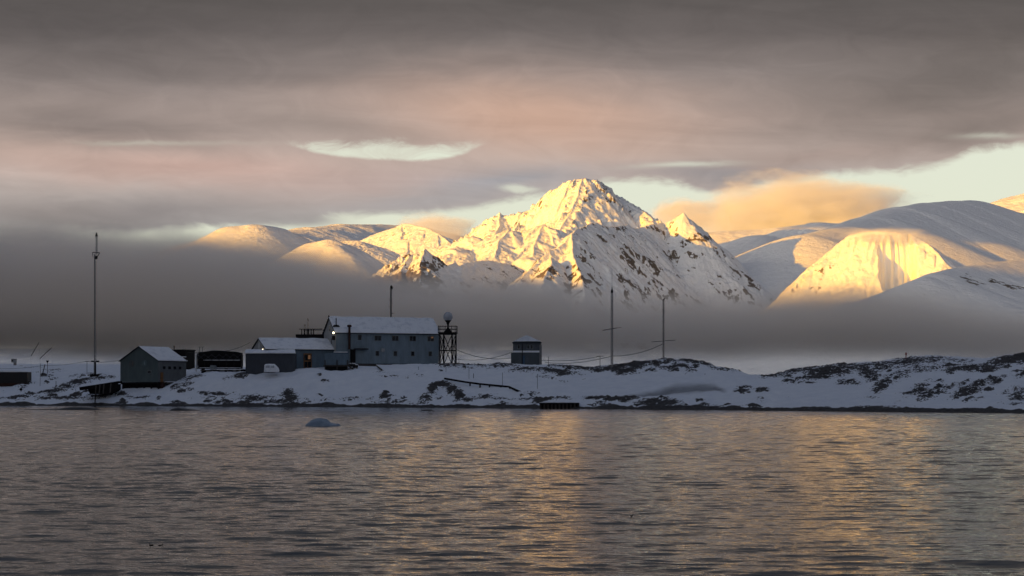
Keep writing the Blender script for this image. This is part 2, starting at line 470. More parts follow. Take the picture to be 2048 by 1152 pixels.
# 8 the great rounded hill far right
mountain('mountain', [
    [(1610, 470, 12200), (1690, 452, 13000), (1745, 432, 13700), (1800, 414, 14500), (1850, 406, 15200), (1900, 402, 15900), (1938, 401, 16500), (1962, 409, 17000), (2000, 421, 17600), (2048, 428, 18400), (2200, 440, 20500)],
], s1=0.48, s2=0.48, B=300, amp=3, rock=-0.6, seed=101, wob=4, soft=220, step=(12, 16), front=3200, billow=True)
mountain('mountain', [
    [(1950, 440, 24500), (1990, 410, 24400), (2030, 392, 24300), (2080, 380, 24200), (2200, 400, 24200)],
], s1=0.5, s2=0.4, amp=20, rock=-0.6, seed=105, wob=20, soft=120, step=(16, 20))
def _couloir(X, Y, Z):
    px = X / Y * F + 1024 + fbm(X / 60, Z / 60, 4, 400) * 9; py = HZ - (Z - CAMZ) / Y * F + fbm(X / 50, Z / 50, 3, 410) * 8
    l = np.interp(py, [478, 500, 540, 590], [1772, 1758, 1760, 1772]); r = np.interp(py, [478, 500, 540, 590], [1814, 1828, 1826, 1838])
    return 300 * sst(px, l - 4, l + 3) * (1 - sst(px, r, r + 9)) * sst(py, 470, 486) * (1 - sst(py, 588, 606)) * (Y < 10110)
# 9 the glacier front that holds the last sun
mountain('mountain', [
    [(1560, 640, 9900), (1592, 600, 9900), (1602, 570, 9950), (1622, 540, 10020), (1650, 512, 10080), (1675, 488, 10130), (1700, 470, 10160), (1738, 462, 10120), (1775, 463, 10080), (1826, 470, 10060), (1850, 482, 9960), (1872, 502, 9850), (1886, 522, 9750), (1892, 536, 9700), (1880, 575, 9620)],
    ([(1880, 537, 9900), (1893, 527, 9880), (1898, 537, 9860)], {}),
], s1=1.1, s2=0.78, B=240, amp=34, flute=12, rock=0.0, seed=111, carve=_couloir, rockz=lambda X, Y, Z: -0.5 * (np.abs(X / Y * F + 1024 - 1795) < 48), wob=9)
# 10 the nearer snow hill at the right edge, with a band of rock
def _band(X, Y, Z):
    px = X / Y * F + 1024; py = HZ - (Z - CAMZ) / Y * F
    l = np.interp(px, [1900, 1925, 1960, 1990, 2030, 2048], [552, 555, 566, 562, 574, 578])
    b1 = np.exp(-((py - l) / 9) ** 2) * sst(px, 1912, 1935)
    b2 = np.exp(-((px - 1848) / 14) ** 2 - ((py - 580) / 22) ** 2)
    return 0.75 * b1 + 0.45 * b2
mountain('mountain', [
    [(1640, 640, 7700), (1700, 606, 7800), (1760, 596, 7850), (1812, 588, 7900), (1836, 574, 7950), (1852, 555, 8000), (1872, 545, 8100), (1900, 538, 8300), (1950, 529, 8600), (2000, 523, 8900), (2060, 516, 9200), (2200, 505, 10000)],
], s1=0.45, s2=0.36, B=200, amp=12, rock=-0.12, seed=121, wob=5, soft=40, rockz=_band, step=(6, 9), billow=True)
# 11 the snow apron at the foot of the mountains, just above the sea
xs = np.linspace(-4200, 4600, 900); ys = np.linspace(6300, 10500, 260)
X, Y = np.meshgrid(xs, ys)
up = sst(Y, 6300, 9000)
Z = -20 + 190 * up + fbm(X / 700, Y / 500, 6, 140, 0.55, True) * 42 * sst(Y, 6350, 7400) + fbm(X / 120, Y / 90, 4, 150) * 9 * sst(Y, 6350, 6800)
tag(grid_mesh('glacier', X, Y, Z, M_MTN, True, {'rock': np.full_like(X, -0.55)}), kind='structure')

# 12 an unseen range added to the west, behind the photographer; the sun stands low over it,
#    and its crest is shaped to throw shade on the bay and the station
crest = [(6500, 300), (4500, 760), (2500, 1020), (0, 1050), (-2000, 1150), (-3400, 1250), (-4612, 1430), (-5300, 1400), (-6140, 1310), (-7097, 1300), (-7522, 1255), (-8000, 1320), (-8514, 1440),
         (-9450, 1560), (-10340, 1740), (-11320, 1650), (-13000, 1100), (-15500, 500), (-18000, 100)]
cl = np.array([c[0] for c in crest][::-1], float); ch = np.array([c[1] for c in crest][::-1], float)
ls = np.linspace(-18500, 7000, 900); ds = np.concatenate([np.linspace(-2600, -300, 60)[:-1], np.linspace(-300, 300, 60)[:-1], np.linspace(300, 2300, 60)])
Lg, Dg = np.meshgrid(ls, ds)
bend = np.where(Lg > 0, (Lg / 6500.0) ** 2 * 3600, 0.0)            # the added range curves round behind the boat
along = -2600.0 + bend
Xg = (along + Dg) * SA + Lg * SB; Yg = (along + Dg) * SB - Lg * SA
Hc = np.interp(Lg, cl, ch)
Zg = Hc + fbm(Lg / 500, np.zeros_like(Lg), 5, 160) * 55 - np.abs(Dg) * (Hc / 2300.0) * 1.05 + fbm(Xg / 500, Yg / 500, 5, 170, 0.5, True) * 60 * sst(np.abs(Dg), 20, 700) - 30
tag(grid_mesh('mountain', Xg, Yg, Zg, M_MTN, True, {'rock': np.full_like(Xg, 0.28)}), kind='structure')
# ------------------------------------------------------------------ fog bank and low clouds (real volumes)
def box_object(name, lo, hi, mat):
    x0, y0, z0 = lo; x1, y1, z1 = hi
    co = np.array([(x0, y0, z0), (x1, y0, z0), (x1, y1, z0), (x0, y1, z0), (x0, y0, z1), (x1, y0, z1), (x1, y1, z1), (x0, y1, z1)])
    q = np.array([(0, 3, 2, 1), (4, 5, 6, 7), (0, 1, 5, 4), (1, 2, 6, 5), (2, 3, 7, 6), (3, 0, 4, 7)])
    return raw_mesh(name, co, q, mat, False)

def volume_material(name, color, aniso=0.0):
    m = bpy.data.materials.new(name); m.use_nodes = True
    t = m.node_tree; t.nodes.clear()
    o = t.nodes.new('ShaderNodeOutputMaterial'); v = t.nodes.new('ShaderNodeVolumePrincipled')
    v.inputs['Color'].default_value = (*color, 1); v.inputs['Anisotropy'].default_value = aniso
    t.links.new(v.outputs[0], o.inputs['Volume'])
    return m, t, v

FOGY = 4200.0
m, t, v = volume_material('fog', (0.945, 0.91, 0.885))
g = t.nodes.new('ShaderNodeNewGeometry'); s_ = t.nodes.new('ShaderNodeSeparateXYZ'); t.links.new(g.outputs['Position'], s_.inputs[0])
fx, fy, fz = (Ex(t, s_.outputs[i]) for i in range(3))
fp = scaled(t, g.outputs['Position'], 1 / 620, 1 / 1200, 1 / 330)
fn = noise(t, fp, 1.0, 5, 0.55, 0.3) - 0.5
K = F / FOGY
def Zt(pts):
    return fx.curve([((px - 1024) / K, CAMZ + (HZ - py) / K) for px, py in pts])
ztop = Zt([(-700, 462), (0, 468), (130, 470), (230, 470), (330, 474), (420, 479), (500, 486), (580, 500), (650, 514), (720, 532), (800, 558), (900, 562), (1000, 562), (1100, 576), (1200, 590), (1300, 596), (1400, 602), (1480, 606), (1560, 594), (1640, 598), (1720, 606), (1800, 616), (1900, 630), (2000, 640), (2048, 644), (2700, 630)])
zbot = Zt([(-700, 690), (0, 680), (300, 682), (600, 682), (900, 680), (1200, 688), (1500, 684), (1700, 678), (2048, 692), (2700, 694)])
den = fx.curve([(-2100, 1.0), (-1229, 1.0), (-700, 0.95), (0, 0.9), (400, 0.85), (700, 0.85), (1229, 0.85), (2100, 0.8)])
up_ = (ztop + fn * 210.0 - fz).sstep(-35, 105)
lo_ = (fz - zbot + fn * 50.0).sstep(-55, 65)
dens = up_ * lo_ * den * (fn * 0.9 + 1.0) * 0.0115
t.links.new(dens.k, v.inputs['Density'])
fb = box_object('fog_bank', (-2100, FOGY - 350, 20), (2100, FOGY + 350, 520), m)
fb.data.materials[0].cycles.volume_step_rate = 0.35
tag(fb, 'dark grey fog bank lying between the station and the sunlit mountains', 'fog', kind='stuff')

def cloud(px, py, D, rx, ry, rz, density, label, seed=0.0, flat=0.0, edge=0.55, rot=0.0, color=(.99, .985, .98)):
    """one low cloud: an ellipsoid of mist with an uneven edge"""
    m, t, v = volume_material('cloud_mist', color, 0.0)
    c = P(px, py, D)
    tc_ = t.nodes.new('ShaderNodeTexCoord')
    s_ = t.nodes.new('ShaderNodeSeparateXYZ'); t.links.new(tc_.outputs['Object'], s_.inputs[0])
    x, y, z = (Ex(t, s_.outputs[i]) for i in range(3))
    n = noise(t, scaled(t, tc_.outputs['Object'], 2.2 / rx, 2.2 / rx, 3.0 / rz), 1.0, 5, 0.55, 0.3)
    x, y, z = x / rx, y / ry, z / rz
    r = (x * x + y * y + z * z)._m('SQRT') + (n - 0.5 + seed * 0.0) * 0.9
    dd = (1.0 - r).sstep(0.0, edge) * density
    t.links.new(dd.k, v.inputs['Density'])
    ob = box_object('cloud', (-rx * 1.15, -ry * 1.15, -rz * 1.15), (rx * 1.15, ry * 1.15, rz * 1.15), m)
    ob.location = c; ob.rotation_euler = (0, R(rot), 0)
    ob.data.materials[0].cycles.volume_step_rate = 0.5
    tag(ob, label, 'cloud', kind='stuff')
    return ob
CL = F / 13500
cloud(1605, 446, 16500, 1220, 520, 520, 0.012, 'broad peach cloud billowing over the snow saddle right of the peak', edge=0.75, color=(.965, .975, .995))
# clouds added out of view, placed only to shade the great hill
for lc, hl_, z0_, z1_, sd in ((-8450, 700, 1980, 2800, 1), (-9420, 480, 2310, 3000, 2)):
    th_, ph_ = np.meshgrid(np.linspace(0, 2 * np.pi, 60), np.linspace(0.02, np.pi - .02, 34))
    sp_ = lambda v: np.sign(v) * np.abs(v) ** .55
    A1, B1, C1 = sp_(np.sin(ph_)) * sp_(np.cos(th_)), sp_(np.sin(ph_)) * sp_(np.sin(th_)), sp_(np.cos(ph_))
    w_ = 1 + .10 * fbm(A1 * 3 + sd, B1 * 3 + C1 * 2, 4, 500 + sd)
    ll, ss, zz_ = lc + A1 * hl_ * w_, B1 * 520 * w_, .5 * (z0_ + z1_) + C1 * .5 * (z1_ - z0_)
    mv, tv, vv = volume_material('added_shade_cloud', (.97, .97, .97)); vv.inputs['Density'].default_value = 0.008
    tag(grid_mesh('cloud', SA * ss + SB * ll, SB * ss - SA * ll, zz_, mv, True), 'unseen grey cloud added in the west to shade the great hill', 'cloud', kind='stuff')
cloud(1365, 432, 16500, 360, 300, 190, 0.006, 'small grey pink cloud close behind the right end of the peak')
cloud(870, 466, 15200, 460, 300, 190, 0.005, 'thin grey cap cloud over the dome left of the peak')
cloud(1770, 470, 9900, 300, 250, 45, 0.0030, 'thin veil of cloud across the top of the sunlit glacier front')
# ------------------------------------------------------------------ water
def water_material():
    m, t, b = new_mat('sea_water')
    b.inputs['Base Color'].default_value = (.012, .018, .022, 1)
    b.inputs['Roughness'].default_value = 0.06
    b.inputs['IOR'].default_value = 1.333
    o = obj_co(t)
    n1 = noise(t, scaled(t, o, 0.5, 2.6, 1), 1.0, 4, 0.6, 0.4)
    n2 = noise(t, scaled(t, o, 2.2, 8.0, 1), 1.0, 3, 0.55, 0.3)
    bump(t, b, n1 * 0.034 + n2 * 0.018, 1.0, 1.0)
    return m

def _fine_rows():
    r = [26.0]
    while r[-1] < 400: r.append(r[-1] + .065 * max(1.0, r[-1] / 55.0) ** 1.2)
    return np.array(r)
af = np.linspace(-0.335, 0.335, 820)
ar = np.linspace(0.335, 2 * math.pi - 0.335, 80)[1:]
ang = np.concatenate([af, ar])
rad = np.concatenate([np.linspace(1.5, 26, 40)[:-1], _fine_rows(), np.geomspace(402, 24000, 60)])
A_, R_ = np.meshgrid(ang, rad)
WX = R_ * np.sin(A_); WY = R_ * np.cos(A_)
dr = np.gradient(rad)[:, None] * np.ones_like(A_)
rng = np.random.default_rng(5)
WZ = np.zeros_like(WX)
sel = (np.abs(ang) <= 0.34)
wx_, wy_, ws_ = WX[:, sel], WY[:, sel], dr[:, sel]
gust = 0.8 + 0.45 * fbm(wx_ / 26, wy_ / 42, 3, 200)
wz = np.zeros_like(wx_)
NW = 84
for k in range(NW):
    lam = 0.22 * (5.0 / 0.22) ** ((k + rng.random()) / NW)
    th = rng.normal(0.0, 0.25) + (0.12 if k % 2 else -0.1)
    slope = 0.0160 * (1.25 if lam < 1.4 else 0.85 if lam < 2.8 else 0.5)
    a = slope * lam / (2 * math.pi)
    kk = 2 * math.pi / lam
    ph = kk * (wx_ * math.sin(th) + wy_ * math.cos(th)) + rng.random() * 6.28
    s = np.sin(ph)
    wz += a * (s + 0.18 * np.cos(2 * ph)) * np.clip(lam / (2.6 * ws_) - 0.5, 0, 1)
wz *= gust * (1 - sst(np.hypot(wx_, wy_), 380, 460))
WZ[:, sel] = wz
WZ[rad > 900] = -0.02
nr, nc = WX.shape
co = np.stack([WX, WY, WZ], -1).reshape(-1, 3)
idx = np.arange(nr * nc).reshape(nr, nc); nxt = np.roll(idx, -1, axis=1)
q = np.stack([idx[:-1], idx[1:], nxt[1:], nxt[:-1]], -1).reshape(-1, 4)
tag(raw_mesh('water', co, q, water_material(), True), kind='structure')

# ------------------------------------------------------------------ the snowy island
PROF = {
 -600: [(3, 803), (12, 790), (25, 770), (60, 745), (100, 735)],
 0: [(2.5, 804), (10, 792), (18, 778), (26, 768), (50, 745), (75, 733), (110, 727)],
 90: [(2.5, 805), (10, 793), (18, 779), (26, 768), (42, 752), (66, 737), (104, 728)],
 170: [(2.5, 805), (10, 792), (17, 779), (26, 764), (40, 751), (62, 738), (100, 728)],
 235: [(2.5, 804), (8, 794), (13, 783), (18, 771), (24, 766), (40, 753), (62, 738), (95, 729)],
 330: [(2.5, 803), (8, 790), (13, 775), (18, 766), (26, 762), (45, 742), (62, 734), (95, 730)],
 375: [(2.5, 803), (7, 790), (11, 775), (17, 762), (26, 752), (42, 741), (62, 735), (90, 731)],
 420: [(2.5, 802), (7, 788), (11, 768), (15, 753), (20, 744), (26, 745), (34, 741), (60, 735), (90, 732)],
 470: [(2.5, 802), (7, 785), (11, 764), (15, 752), (20, 746), (30, 744), (60, 736), (90, 733)],
 540: [(2.5, 802), (7, 784), (12, 762), (17, 745), (20, 741), (32, 740), (60, 737), (90, 736)],
 585: [(2.5, 803), (7, 785), (12, 765), (17, 751), (21, 744), (30, 740), (60, 738)],
 605: [(2.5, 803), (7, 785), (12, 763), (18, 742), (21, 735), (30, 735), (60, 738)],
 680: [(2.5, 803), (7, 790), (13, 770), (19, 752), (23, 745), (27, 742), (31, 736), (36, 731), (60, 732)],
 760: [(2.5, 803), (7, 790), (12, 775), (20, 750), (28, 736), (35, 730), (60, 731)],
 870: [(2.5, 804), (6, 793), (12, 778), (20, 757), (30, 739), (38, 730), (60, 731)],
 950: [(2.5, 806), (6, 797), (12, 783), (20, 762), (30, 745), (42, 733), (60, 738)],
 1050: [(2.5, 806), (7, 796), (14, 779), (22, 761), (32, 744), (44, 729), (56, 729), (70, 738)],
 1170: [(2.5, 809), (8, 799), (14, 788), (22, 772), (30, 757), (38, 748), (48, 738), (70, 745)],
 1270: [(2.5, 811), (8, 800), (16, 782), (24, 766), (32, 752), (42, 735), (50, 728), (70, 738)],
 1330: [(2.5, 812), (8, 803), (16, 786), (24, 768), (32, 752), (40, 738), (50, 717), (70, 728)],
 1400: [(2.5, 813), (8, 804), (16, 788), (24, 770), (30, 755), (38, 740), (48, 725), (70, 738)],
 1450: [(2.5, 813), (8, 803), (16, 788), (24, 772), (30, 760), (38, 745), (44, 738), (70, 750)],
 1520: [(2.5, 813), (8, 803), (16, 790), (24, 778), (32, 766), (42, 756), (48, 754), (70, 765)],
 1600: [(2.5, 815), (8, 804), (16, 790), (24, 780), (34, 768), (46, 753), (58, 738), (80, 745)],
 1720: [(2.5, 817), (8, 806), (16, 792), (26, 778), (38, 765), (55, 745), (72, 726), (95, 735)],
 1860: [(2.5, 819), (8, 808), (16, 795), (26, 778), (40, 755), (60, 735), (85, 713), (110, 725)],
 1960: [(2.5, 820), (8, 810), (16, 798), (28, 780), (42, 757), (62, 737), (88, 717), (110, 728)],
 2048: [(2.5, 820), (8, 810), (16, 798), (28, 778), (42, 755), (62, 735), (88, 709), (110, 725)],
 2600: [(2.5, 820), (8, 810), (18, 795), (32, 775), (55, 750), (88, 715), (110, 730)],
}
def shore_D(px):
    ys = np.interp(px, [-600, 0, 300, 600, 1000, 1400, 1800, 2048, 2600], [809, 811, 812, 813.5, 816, 819.5, 824, 826.5, 829])
    return CAMZ * F / (ys - HZ)
_offs = np.concatenate([np.arange(-10, 100, 0.5), np.arange(100, 262, 2.0)])
_pxs = sorted(PROF)
_tab = []
for p in _pxs:
    D0 = float(shore_D(p))
    o_, z_ = [-10.0, 0.0], [-2.5, 0.0]
    for off, py in PROF[p]:
        D = D0 + off; o_.append(off); z_.append(CAMZ - (py - HZ) / F * D)
    lo = o_[-1]; o_ += [lo + 60, lo + 130, 262]; z_ += [z_[-1] * 0.55, 0.0, -3.0]
    zz = np.interp(_offs, o_, z_)
    _tab.append(zz)
_tab = np.array(_tab)
# resample across the columns and smooth
_pg = np.arange(-600, 2601, 6.0)
_tg = np.array([np.interp(_pg, _pxs, _tab[:, j]) for j in range(len(_offs))]).T
def _smooth(a, s, axis):
    r = int(3 * s); k = np.exp(-0.5 * (np.arange(-r, r + 1) / s) ** 2); k /= k.sum()
    pad = [(r, r) if i == axis else (0, 0) for i in range(2)]
    b = np.pad(a, pad, mode='edge')
    return np.apply_along_axis(lambda v: np.convolve(v, k, 'valid'), axis, b)
_tg = _smooth(_smooth(_tg, 2.2, 0), 1.6, 1)

def ground_base(X, Y):
    px = X / Y * F + 1024.0; off = Y - shore_D(px)
    fi = np.clip((px + 600) / 6.0, 0, len(_pg) - 1.001); i = np.floor(fi).astype(int); u = fi - i
    fj = np.interp(off, _offs, np.arange(len(_offs))); fj = np.clip(fj, 0, len(_offs) - 1.001); j = np.floor(fj).astype(int); w = fj - j
    return (_tg[i, j] * (1 - u) * (1 - w) + _tg[i + 1, j] * u * (1 - w) + _tg[i, j + 1] * (1 - u) * w + _tg[i + 1, j + 1] * u * w)

ROCKS = [  # photograph column, row, half width, half height, strength, tilt
 (45, 792, 45, 3, .8, -8), (100, 784, 55, 3.5, .8, -9), (140, 772, 42, 3, .85, -10), (172, 762, 34, 3, .9, -8), (205, 757, 26, 3.5, .8, -6), (180, 750, 30, 2.5, .7, 0), (130, 797, 60, 4, .8, 0),
 (45, 776, 12, 7, .7, 0), (90, 745, 40, 2, .5, 0), (105, 742, 30, 2.5, .6, 2), (60, 735, 30, 2, .5, 0), (210, 790, 40, 6, .7, 0), (280, 797, 40, 4, .6, 0), (350, 775, 20, 5, .7, -15), (375, 768, 18, 6, .7, -20), (385, 757, 22, 4, .8, -15),
 (372, 782, 16, 4, .8, 0), (430, 797, 40, 5, .6, 0), (460, 790, 25, 4, .5, 0), (515, 797, 40, 5, .75, 0), (580, 795, 16, 12, .85, 0), (560, 803, 40, 4, .8, 0), (545, 790, 14, 5, .5, 0), (640, 800, 60, 4, .55, 0), (720, 798, 50, 4, .6, 0),
 (850, 800, 14, 9, .85, -20), (866, 780, 10, 10, 1.0, 30), (884, 771, 16, 5, 1.0, 0), (905, 778, 12, 6, 1.0, 20), (917, 790, 9, 10, 1.0, 0), (800, 805, 50, 4, .6, 0),
 (640, 752, 6, 2, .9, 0), (650, 764, 9, 2, .8, 5), (790, 752, 30, 2.5, .6, 0), (772, 745, 26, 2, .5, 3), (835, 750, 14, 2, .6, 10),
 (965, 797, 70, 2.5, .75, 2), (945, 797, 14, 5, .6, 0), (1010, 808, 30, 3, .7, 0), (1050, 803, 20, 9, .5, 0), (1062, 786, 16, 3, .6, 0),
 (905, 728, 30, 6, .95, 0), (950, 732, 34, 3.5, .85, 0), (1000, 732, 34, 3, .8, 0), (985, 737, 14, 3, .6, 0), (1060, 742, 44, 5, .8, 2), (1110, 745, 50, 5, .85, 6), (1150, 735, 44, 4, .9, 6), (1085, 755, 30, 2.5, .6, 5), (1135, 752, 26, 3, .7, 5),
 (1125, 765, 16, 3, .6, 0), (1185, 742, 30, 3, .8, 6), (1225, 740, 34, 5, .95, 0), (1262, 733, 40, 7, .95, -6), (1250, 745, 26, 4, 1.0, 0), (1300, 728, 50, 5, .85, -3), (1345, 722, 36, 4, .8, 4), (1330, 738, 34, 4, .75, 0), (1365, 735, 26, 6, .8, 15),
 (1395, 727, 40, 3.5, .9, 8), (1460, 741, 44, 2.5, .8, 6), (1290, 740, 40, 3, .6, 0),
 (1080, 799, 60, 2.5, .9, 0), (1215, 799, 44, 3, 1.0, 3), (1255, 799, 24, 3, .9, -5), (1320, 806, 44, 7, .9, 0), (1180, 800, 30, 4, .6, 0), (1485, 783, 16, 4, .95, 0), (1490, 776, 14, 2, .8, 0), (1524, 780, 16, 3.5, .9, 0), (1400, 812, 90, 3, .6, 0),
 (1550, 752, 40, 3.5, .8, -5), (1600, 742, 60, 6, .85, -6), (1625, 757, 40, 5, .9, -4), (1650, 745, 40, 10, .95, -10), (1690, 738, 60, 7, .8, -6), (1680, 748, 26, 6, .9, 0), (1735, 748, 26, 12, .9, 25), (1700, 768, 26, 4, .8, 0), (1605, 768, 40, 2.5, .6, -3),
 (1760, 733, 80, 8, .8, -6), (1790, 755, 40, 9, .75, -20), (1765, 772, 22, 9, .9, -30), (1830, 725, 70, 8, .8, -4), (1860, 738, 60, 5, .75, -8), (1905, 722, 50, 4, .7, 3), (1930, 738, 50, 5, .85, -4), (1985, 732, 60, 6, .85, -8), (1975, 742, 30, 4, .9, -10),
 (2020, 722, 40, 8, 1.05, -10), (2046, 716, 30, 9, 1.05, -14), (2046, 750, 16, 4, .9, -20), (1840, 780, 34, 11, .72, -25), (1865, 788, 30, 8, .85, -20), (1820, 790, 22, 5, .6, 0), (1960, 770, 50, 5, .85, -16), (1935, 785, 34, 7, .9, -14), (2040, 790, 22, 14, .8, -20),
 (2030, 808, 30, 4, .6, 0), (1760, 818, 60, 5, .9, 0), (1850, 815, 40, 4, .5, 0), (1560, 795, 60, 2.5, .35, 0), (1700, 797, 60, 3, .4, 0), (1740, 795, 30, 3, .5, 0), (480, 752, 20, 5, .8, -15), (455, 757, 12, 4, .6, 0),
]
_rr = random.Random(42)
for _n, _x0, _x1, _y0, _y1, _t in ((60, 225, 1080, 786, 807, 0), (30, 0, 230, 752, 802, -9), (36, 1530, 2060, 728, 765, -8), (16, 1760, 2060, 765, 806, -16), (24, 1180, 1520, 796, 815, 2), (16, 880, 1480, 727, 745, 3)):
    for _ in range(_n):
        ROCKS.append((_rr.uniform(_x0, _x1), _rr.uniform(_y0, _y1), _rr.uniform(3, 15), _rr.uniform(1.2, 3.2), _rr.uniform(.6, 1.0), _t + _rr.uniform(-10, 10)))
def rock_field(px, py):
    m = np.zeros_like(px)
    for cx, cy_, rx, ry, s, a in ROCKS:
        c_, s_ = math.cos(R(a)), math.sin(R(a))
        near = (np.abs(px - cx) < 3.2 * (rx + ry)) & (np.abs(py - cy_) < 3.2 * (ry + rx * abs(s_)))
        if not near.any(): continue
        u = ((px[near] - cx) * c_ + (py[near] - cy_) * s_) / (rx * 1.15); w = ((py[near] - cy_) * c_ - (px[near] - cx) * s_) / (ry * 1.3)
        m[near] = np.maximum(m[near], s * np.exp(-0.5 * (u * u + w * w) ** 1.3))
    return m

def island_material():
    m, t, b = new_mat('snow_and_dark_rock')
    o = obj_co(t)
    n1 = noise(t, o, 0.42, 6, 0.62)
    n2 = noise(t, o, 2.2, 5, 0.62)
    rk = attr(t, 'rock'); shade_fac = attr(t, 'painted_shade')
    g = t.nodes.new('ShaderNodeNewGeometry'); s_ = t.nodes.new('ShaderNodeSeparateXYZ'); t.links.new(g.outputs['Normal'], s_.inputs[0])
    nz = Ex(t, s_.outputs[2])
    f = (rk + (n1 - 0.5) * 1.5 + (n2 - 0.5) * 1.5 + (0.8 - nz) * 0.4).sstep(0.46, 0.58)
    rockc = mixc(t, n2.lin(0.3, 0.7), (.025, .024, .024), (.085, .078, .075))
    snowc = mixc(t, n1.lin(0.3, 0.7), (.70, .73, .78), (.80, .82, .85))
    snowc = mixc(t, shade_fac * (n1 * 0.8 + 0.6), snowc, (.17, .18, .19))  # shade of the snow cliff, painted as grey into the snow colour
    t.links.new(mixc(t, f, snowc, rockc), b.inputs['Base Color'])
    b.inputs['Roughness'].default_value = 0.8
    b.inputs['Specular IOR Level'].default_value = 0.2
    bump(t, b, n1 * 0.5 + n2 * 0.25, 0.35, 0.5)
    return m
M_ISL = island_material()

pxs = np.concatenate([np.arange(-600, -60, 9.0), np.arange(-60, 2110, 1.55), np.arange(2110, 2601, 9.0)])
ofs = np.concatenate([np.arange(-9, 62, 0.2), np.arange(62, 120, 0.5), np.arange(120, 262, 4.0)])
PX, OF = np.meshgrid(pxs, ofs)
YI = shore_D(PX) + OF; XI = (PX - 1024) / F * YI
ZB = ground_base(XI, YI)
PYI = HZ - (ZB - CAMZ) / YI * F
RK = -0.10 + 1.02 * rock_field(PX, PYI)
low = 0.80 + 1.1 * fbm(XI / 6, YI / 6, 4, 301)
RK = np.maximum(RK, 1.05 * (1 - sst(ZB, low * 0.40, low * 0.90)))
SHADE_MASK = 0.8 * np.clip(np.exp(-(np.abs((PYI - np.interp(PX, [1200, 1290, 1350, 1400, 1430, 1455], [800, 790, 780, 776, 774, 782])) / np.interp(PX, [1200, 1290, 1350, 1400, 1455], [3, 5, 9, 9, 4])) ** 3)) * sst(PX, 1215, 1300) * (1 - sst(PX, 1438, 1458)), 0, 1)  # where the snow cliff's shade is painted, a band across the slope
hump = fbm(XI / 9, YI / 6, 5, 310) * 0.55 + fbm(XI / 2.2, YI / 1.6, 4, 320) * 0.20
crag = fbm(XI / 2.4, YI / 2.4, 6, 330, 0.55, True)
keep = sst(ZB, 0.4, 2.0)
ZI = ZB + hump * keep + np.clip(RK, 0, 1) * (crag * 0.85 + 0.05) * (0.45 + 0.55 * keep) - 0.35 * SHADE_MASK
# the scoop in the bank, with its ring of rock
ZI = ZI - 1.0 * np.exp(-((PX - 888) / 20) ** 2 - ((PYI - 786) / 7) ** 2)
tag(grid_mesh('island_ground', XI, YI, ZI, M_ISL, True, {'rock': RK, 'painted_shade': SHADE_MASK}), kind='structure')

def ground(x, y):
    return float(ground_base(np.array([x]), np.array([y]))[0])
# ------------------------------------------------------------------ mesh builder for the station
class MB:
    def __init__(s): s.v = []; s.f = []
    def poly(s, pts):
        i = len(s.v); s.v += [tuple(p) for p in pts]; s.f.append(tuple(range(i, i + len(pts))))
    def box(s, x0, x1, y0, y1, z0, z1, M=None):
        c = [(x0, y0, z0), (x1, y0, z0), (x1, y1, z0), (x0, y1, z0), (x0, y0, z1), (x1, y0, z1), (x1, y1, z1), (x0, y1, z1)]
        if M is not None: c = [tuple(M @ Vector(p)) for p in c]
        i = len(s.v); s.v += c
        s.f += [tuple(i + k for k in q) for q in ((0, 3, 2, 1), (4, 5, 6, 7), (0, 1, 5, 4), (1, 2, 6, 5), (2, 3, 7, 6), (3, 0, 4, 7))]
    def prism(s, prof, y0, y1, axis='y'):
        """extrude a closed profile of (a, z) points along y (or x)"""
        n = len(prof); i = len(s.v)
        for y in (y0, y1):
            s.v += [((a, y, z) if axis == 'y' else (y, a, z)) for a, z in prof]
        s.f.append(tuple(i + k for k in range(n))); s.f.append(tuple(i + n + k for k in reversed(range(n))))
        for k in range(n): s.f.append((i + k, i + n + k, i + n + (k + 1) % n, i + (k + 1) % n))
    def tube(s, pts, r, n=6, r2=None):
        pts = [Vector(p) for p in pts]; rings = []
        for k, p in enumerate(pts):
            a = pts[max(0, k - 1)]; b = pts[min(len(pts) - 1, k + 1)]
            t = (b - a).normalized(); u = t.orthogonal().normalized() if abs(t.z) > .9 else t.cross(Vector((0, 0, 1))).normalized()
            w = t.cross(u)
            rr = r if r2 is None else r + (r2 - r) * k / (len(pts) - 1)
            i = len(s.v); s.v += [tuple(p + (u * math.cos(2 * math.pi * q / n) + w * math.sin(2 * math.pi * q / n)) * rr) for q in range(n)]
            rings.append(i)
        for a, b in zip(rings[:-1], rings[1:]):
            for q in range(n): s.f.append((a + q, a + (q + 1) % n, b + (q + 1) % n, b + q))
        s.f.append(tuple(rings[0] + q for q in reversed(range(n)))); s.f.append(tuple(rings[-1] + q for q in range(n)))
    def lathe(s, prof, n=20, c=(0, 0, 0)):
        """prof: (radius, z) from bottom to top"""
        rings = []
        for r, z in prof:
            i = len(s.v); s.v += [(c[0] + r * math.cos(2 * math.pi * q / n), c[1] + r * math.sin(2 * math.pi * q / n), c[2] + z) for q in range(n)]; rings.append(i)
        for a, b in zip(rings[:-1], rings[1:]):
            for q in range(n): s.f.append((a + q, a + (q + 1) % n, b + (q + 1) % n, b + q))
        s.f.append(tuple(rings[0] + q for q in reversed(range(n)))); s.f.append(tuple(rings[-1] + q for q in range(n)))
    def build(s, name, mat, parent=None, smooth=False):
        me = bpy.data.meshes.new(name); me.from_pydata(s.v, [], s.f); me.update()
        if smooth:
            for p in me.polygons: p.use_smooth = True
        me.materials.append(mat)
        o = bpy.data.objects.new(name, me); col.objects.link(o)
        if parent: o.parent = parent
        return o

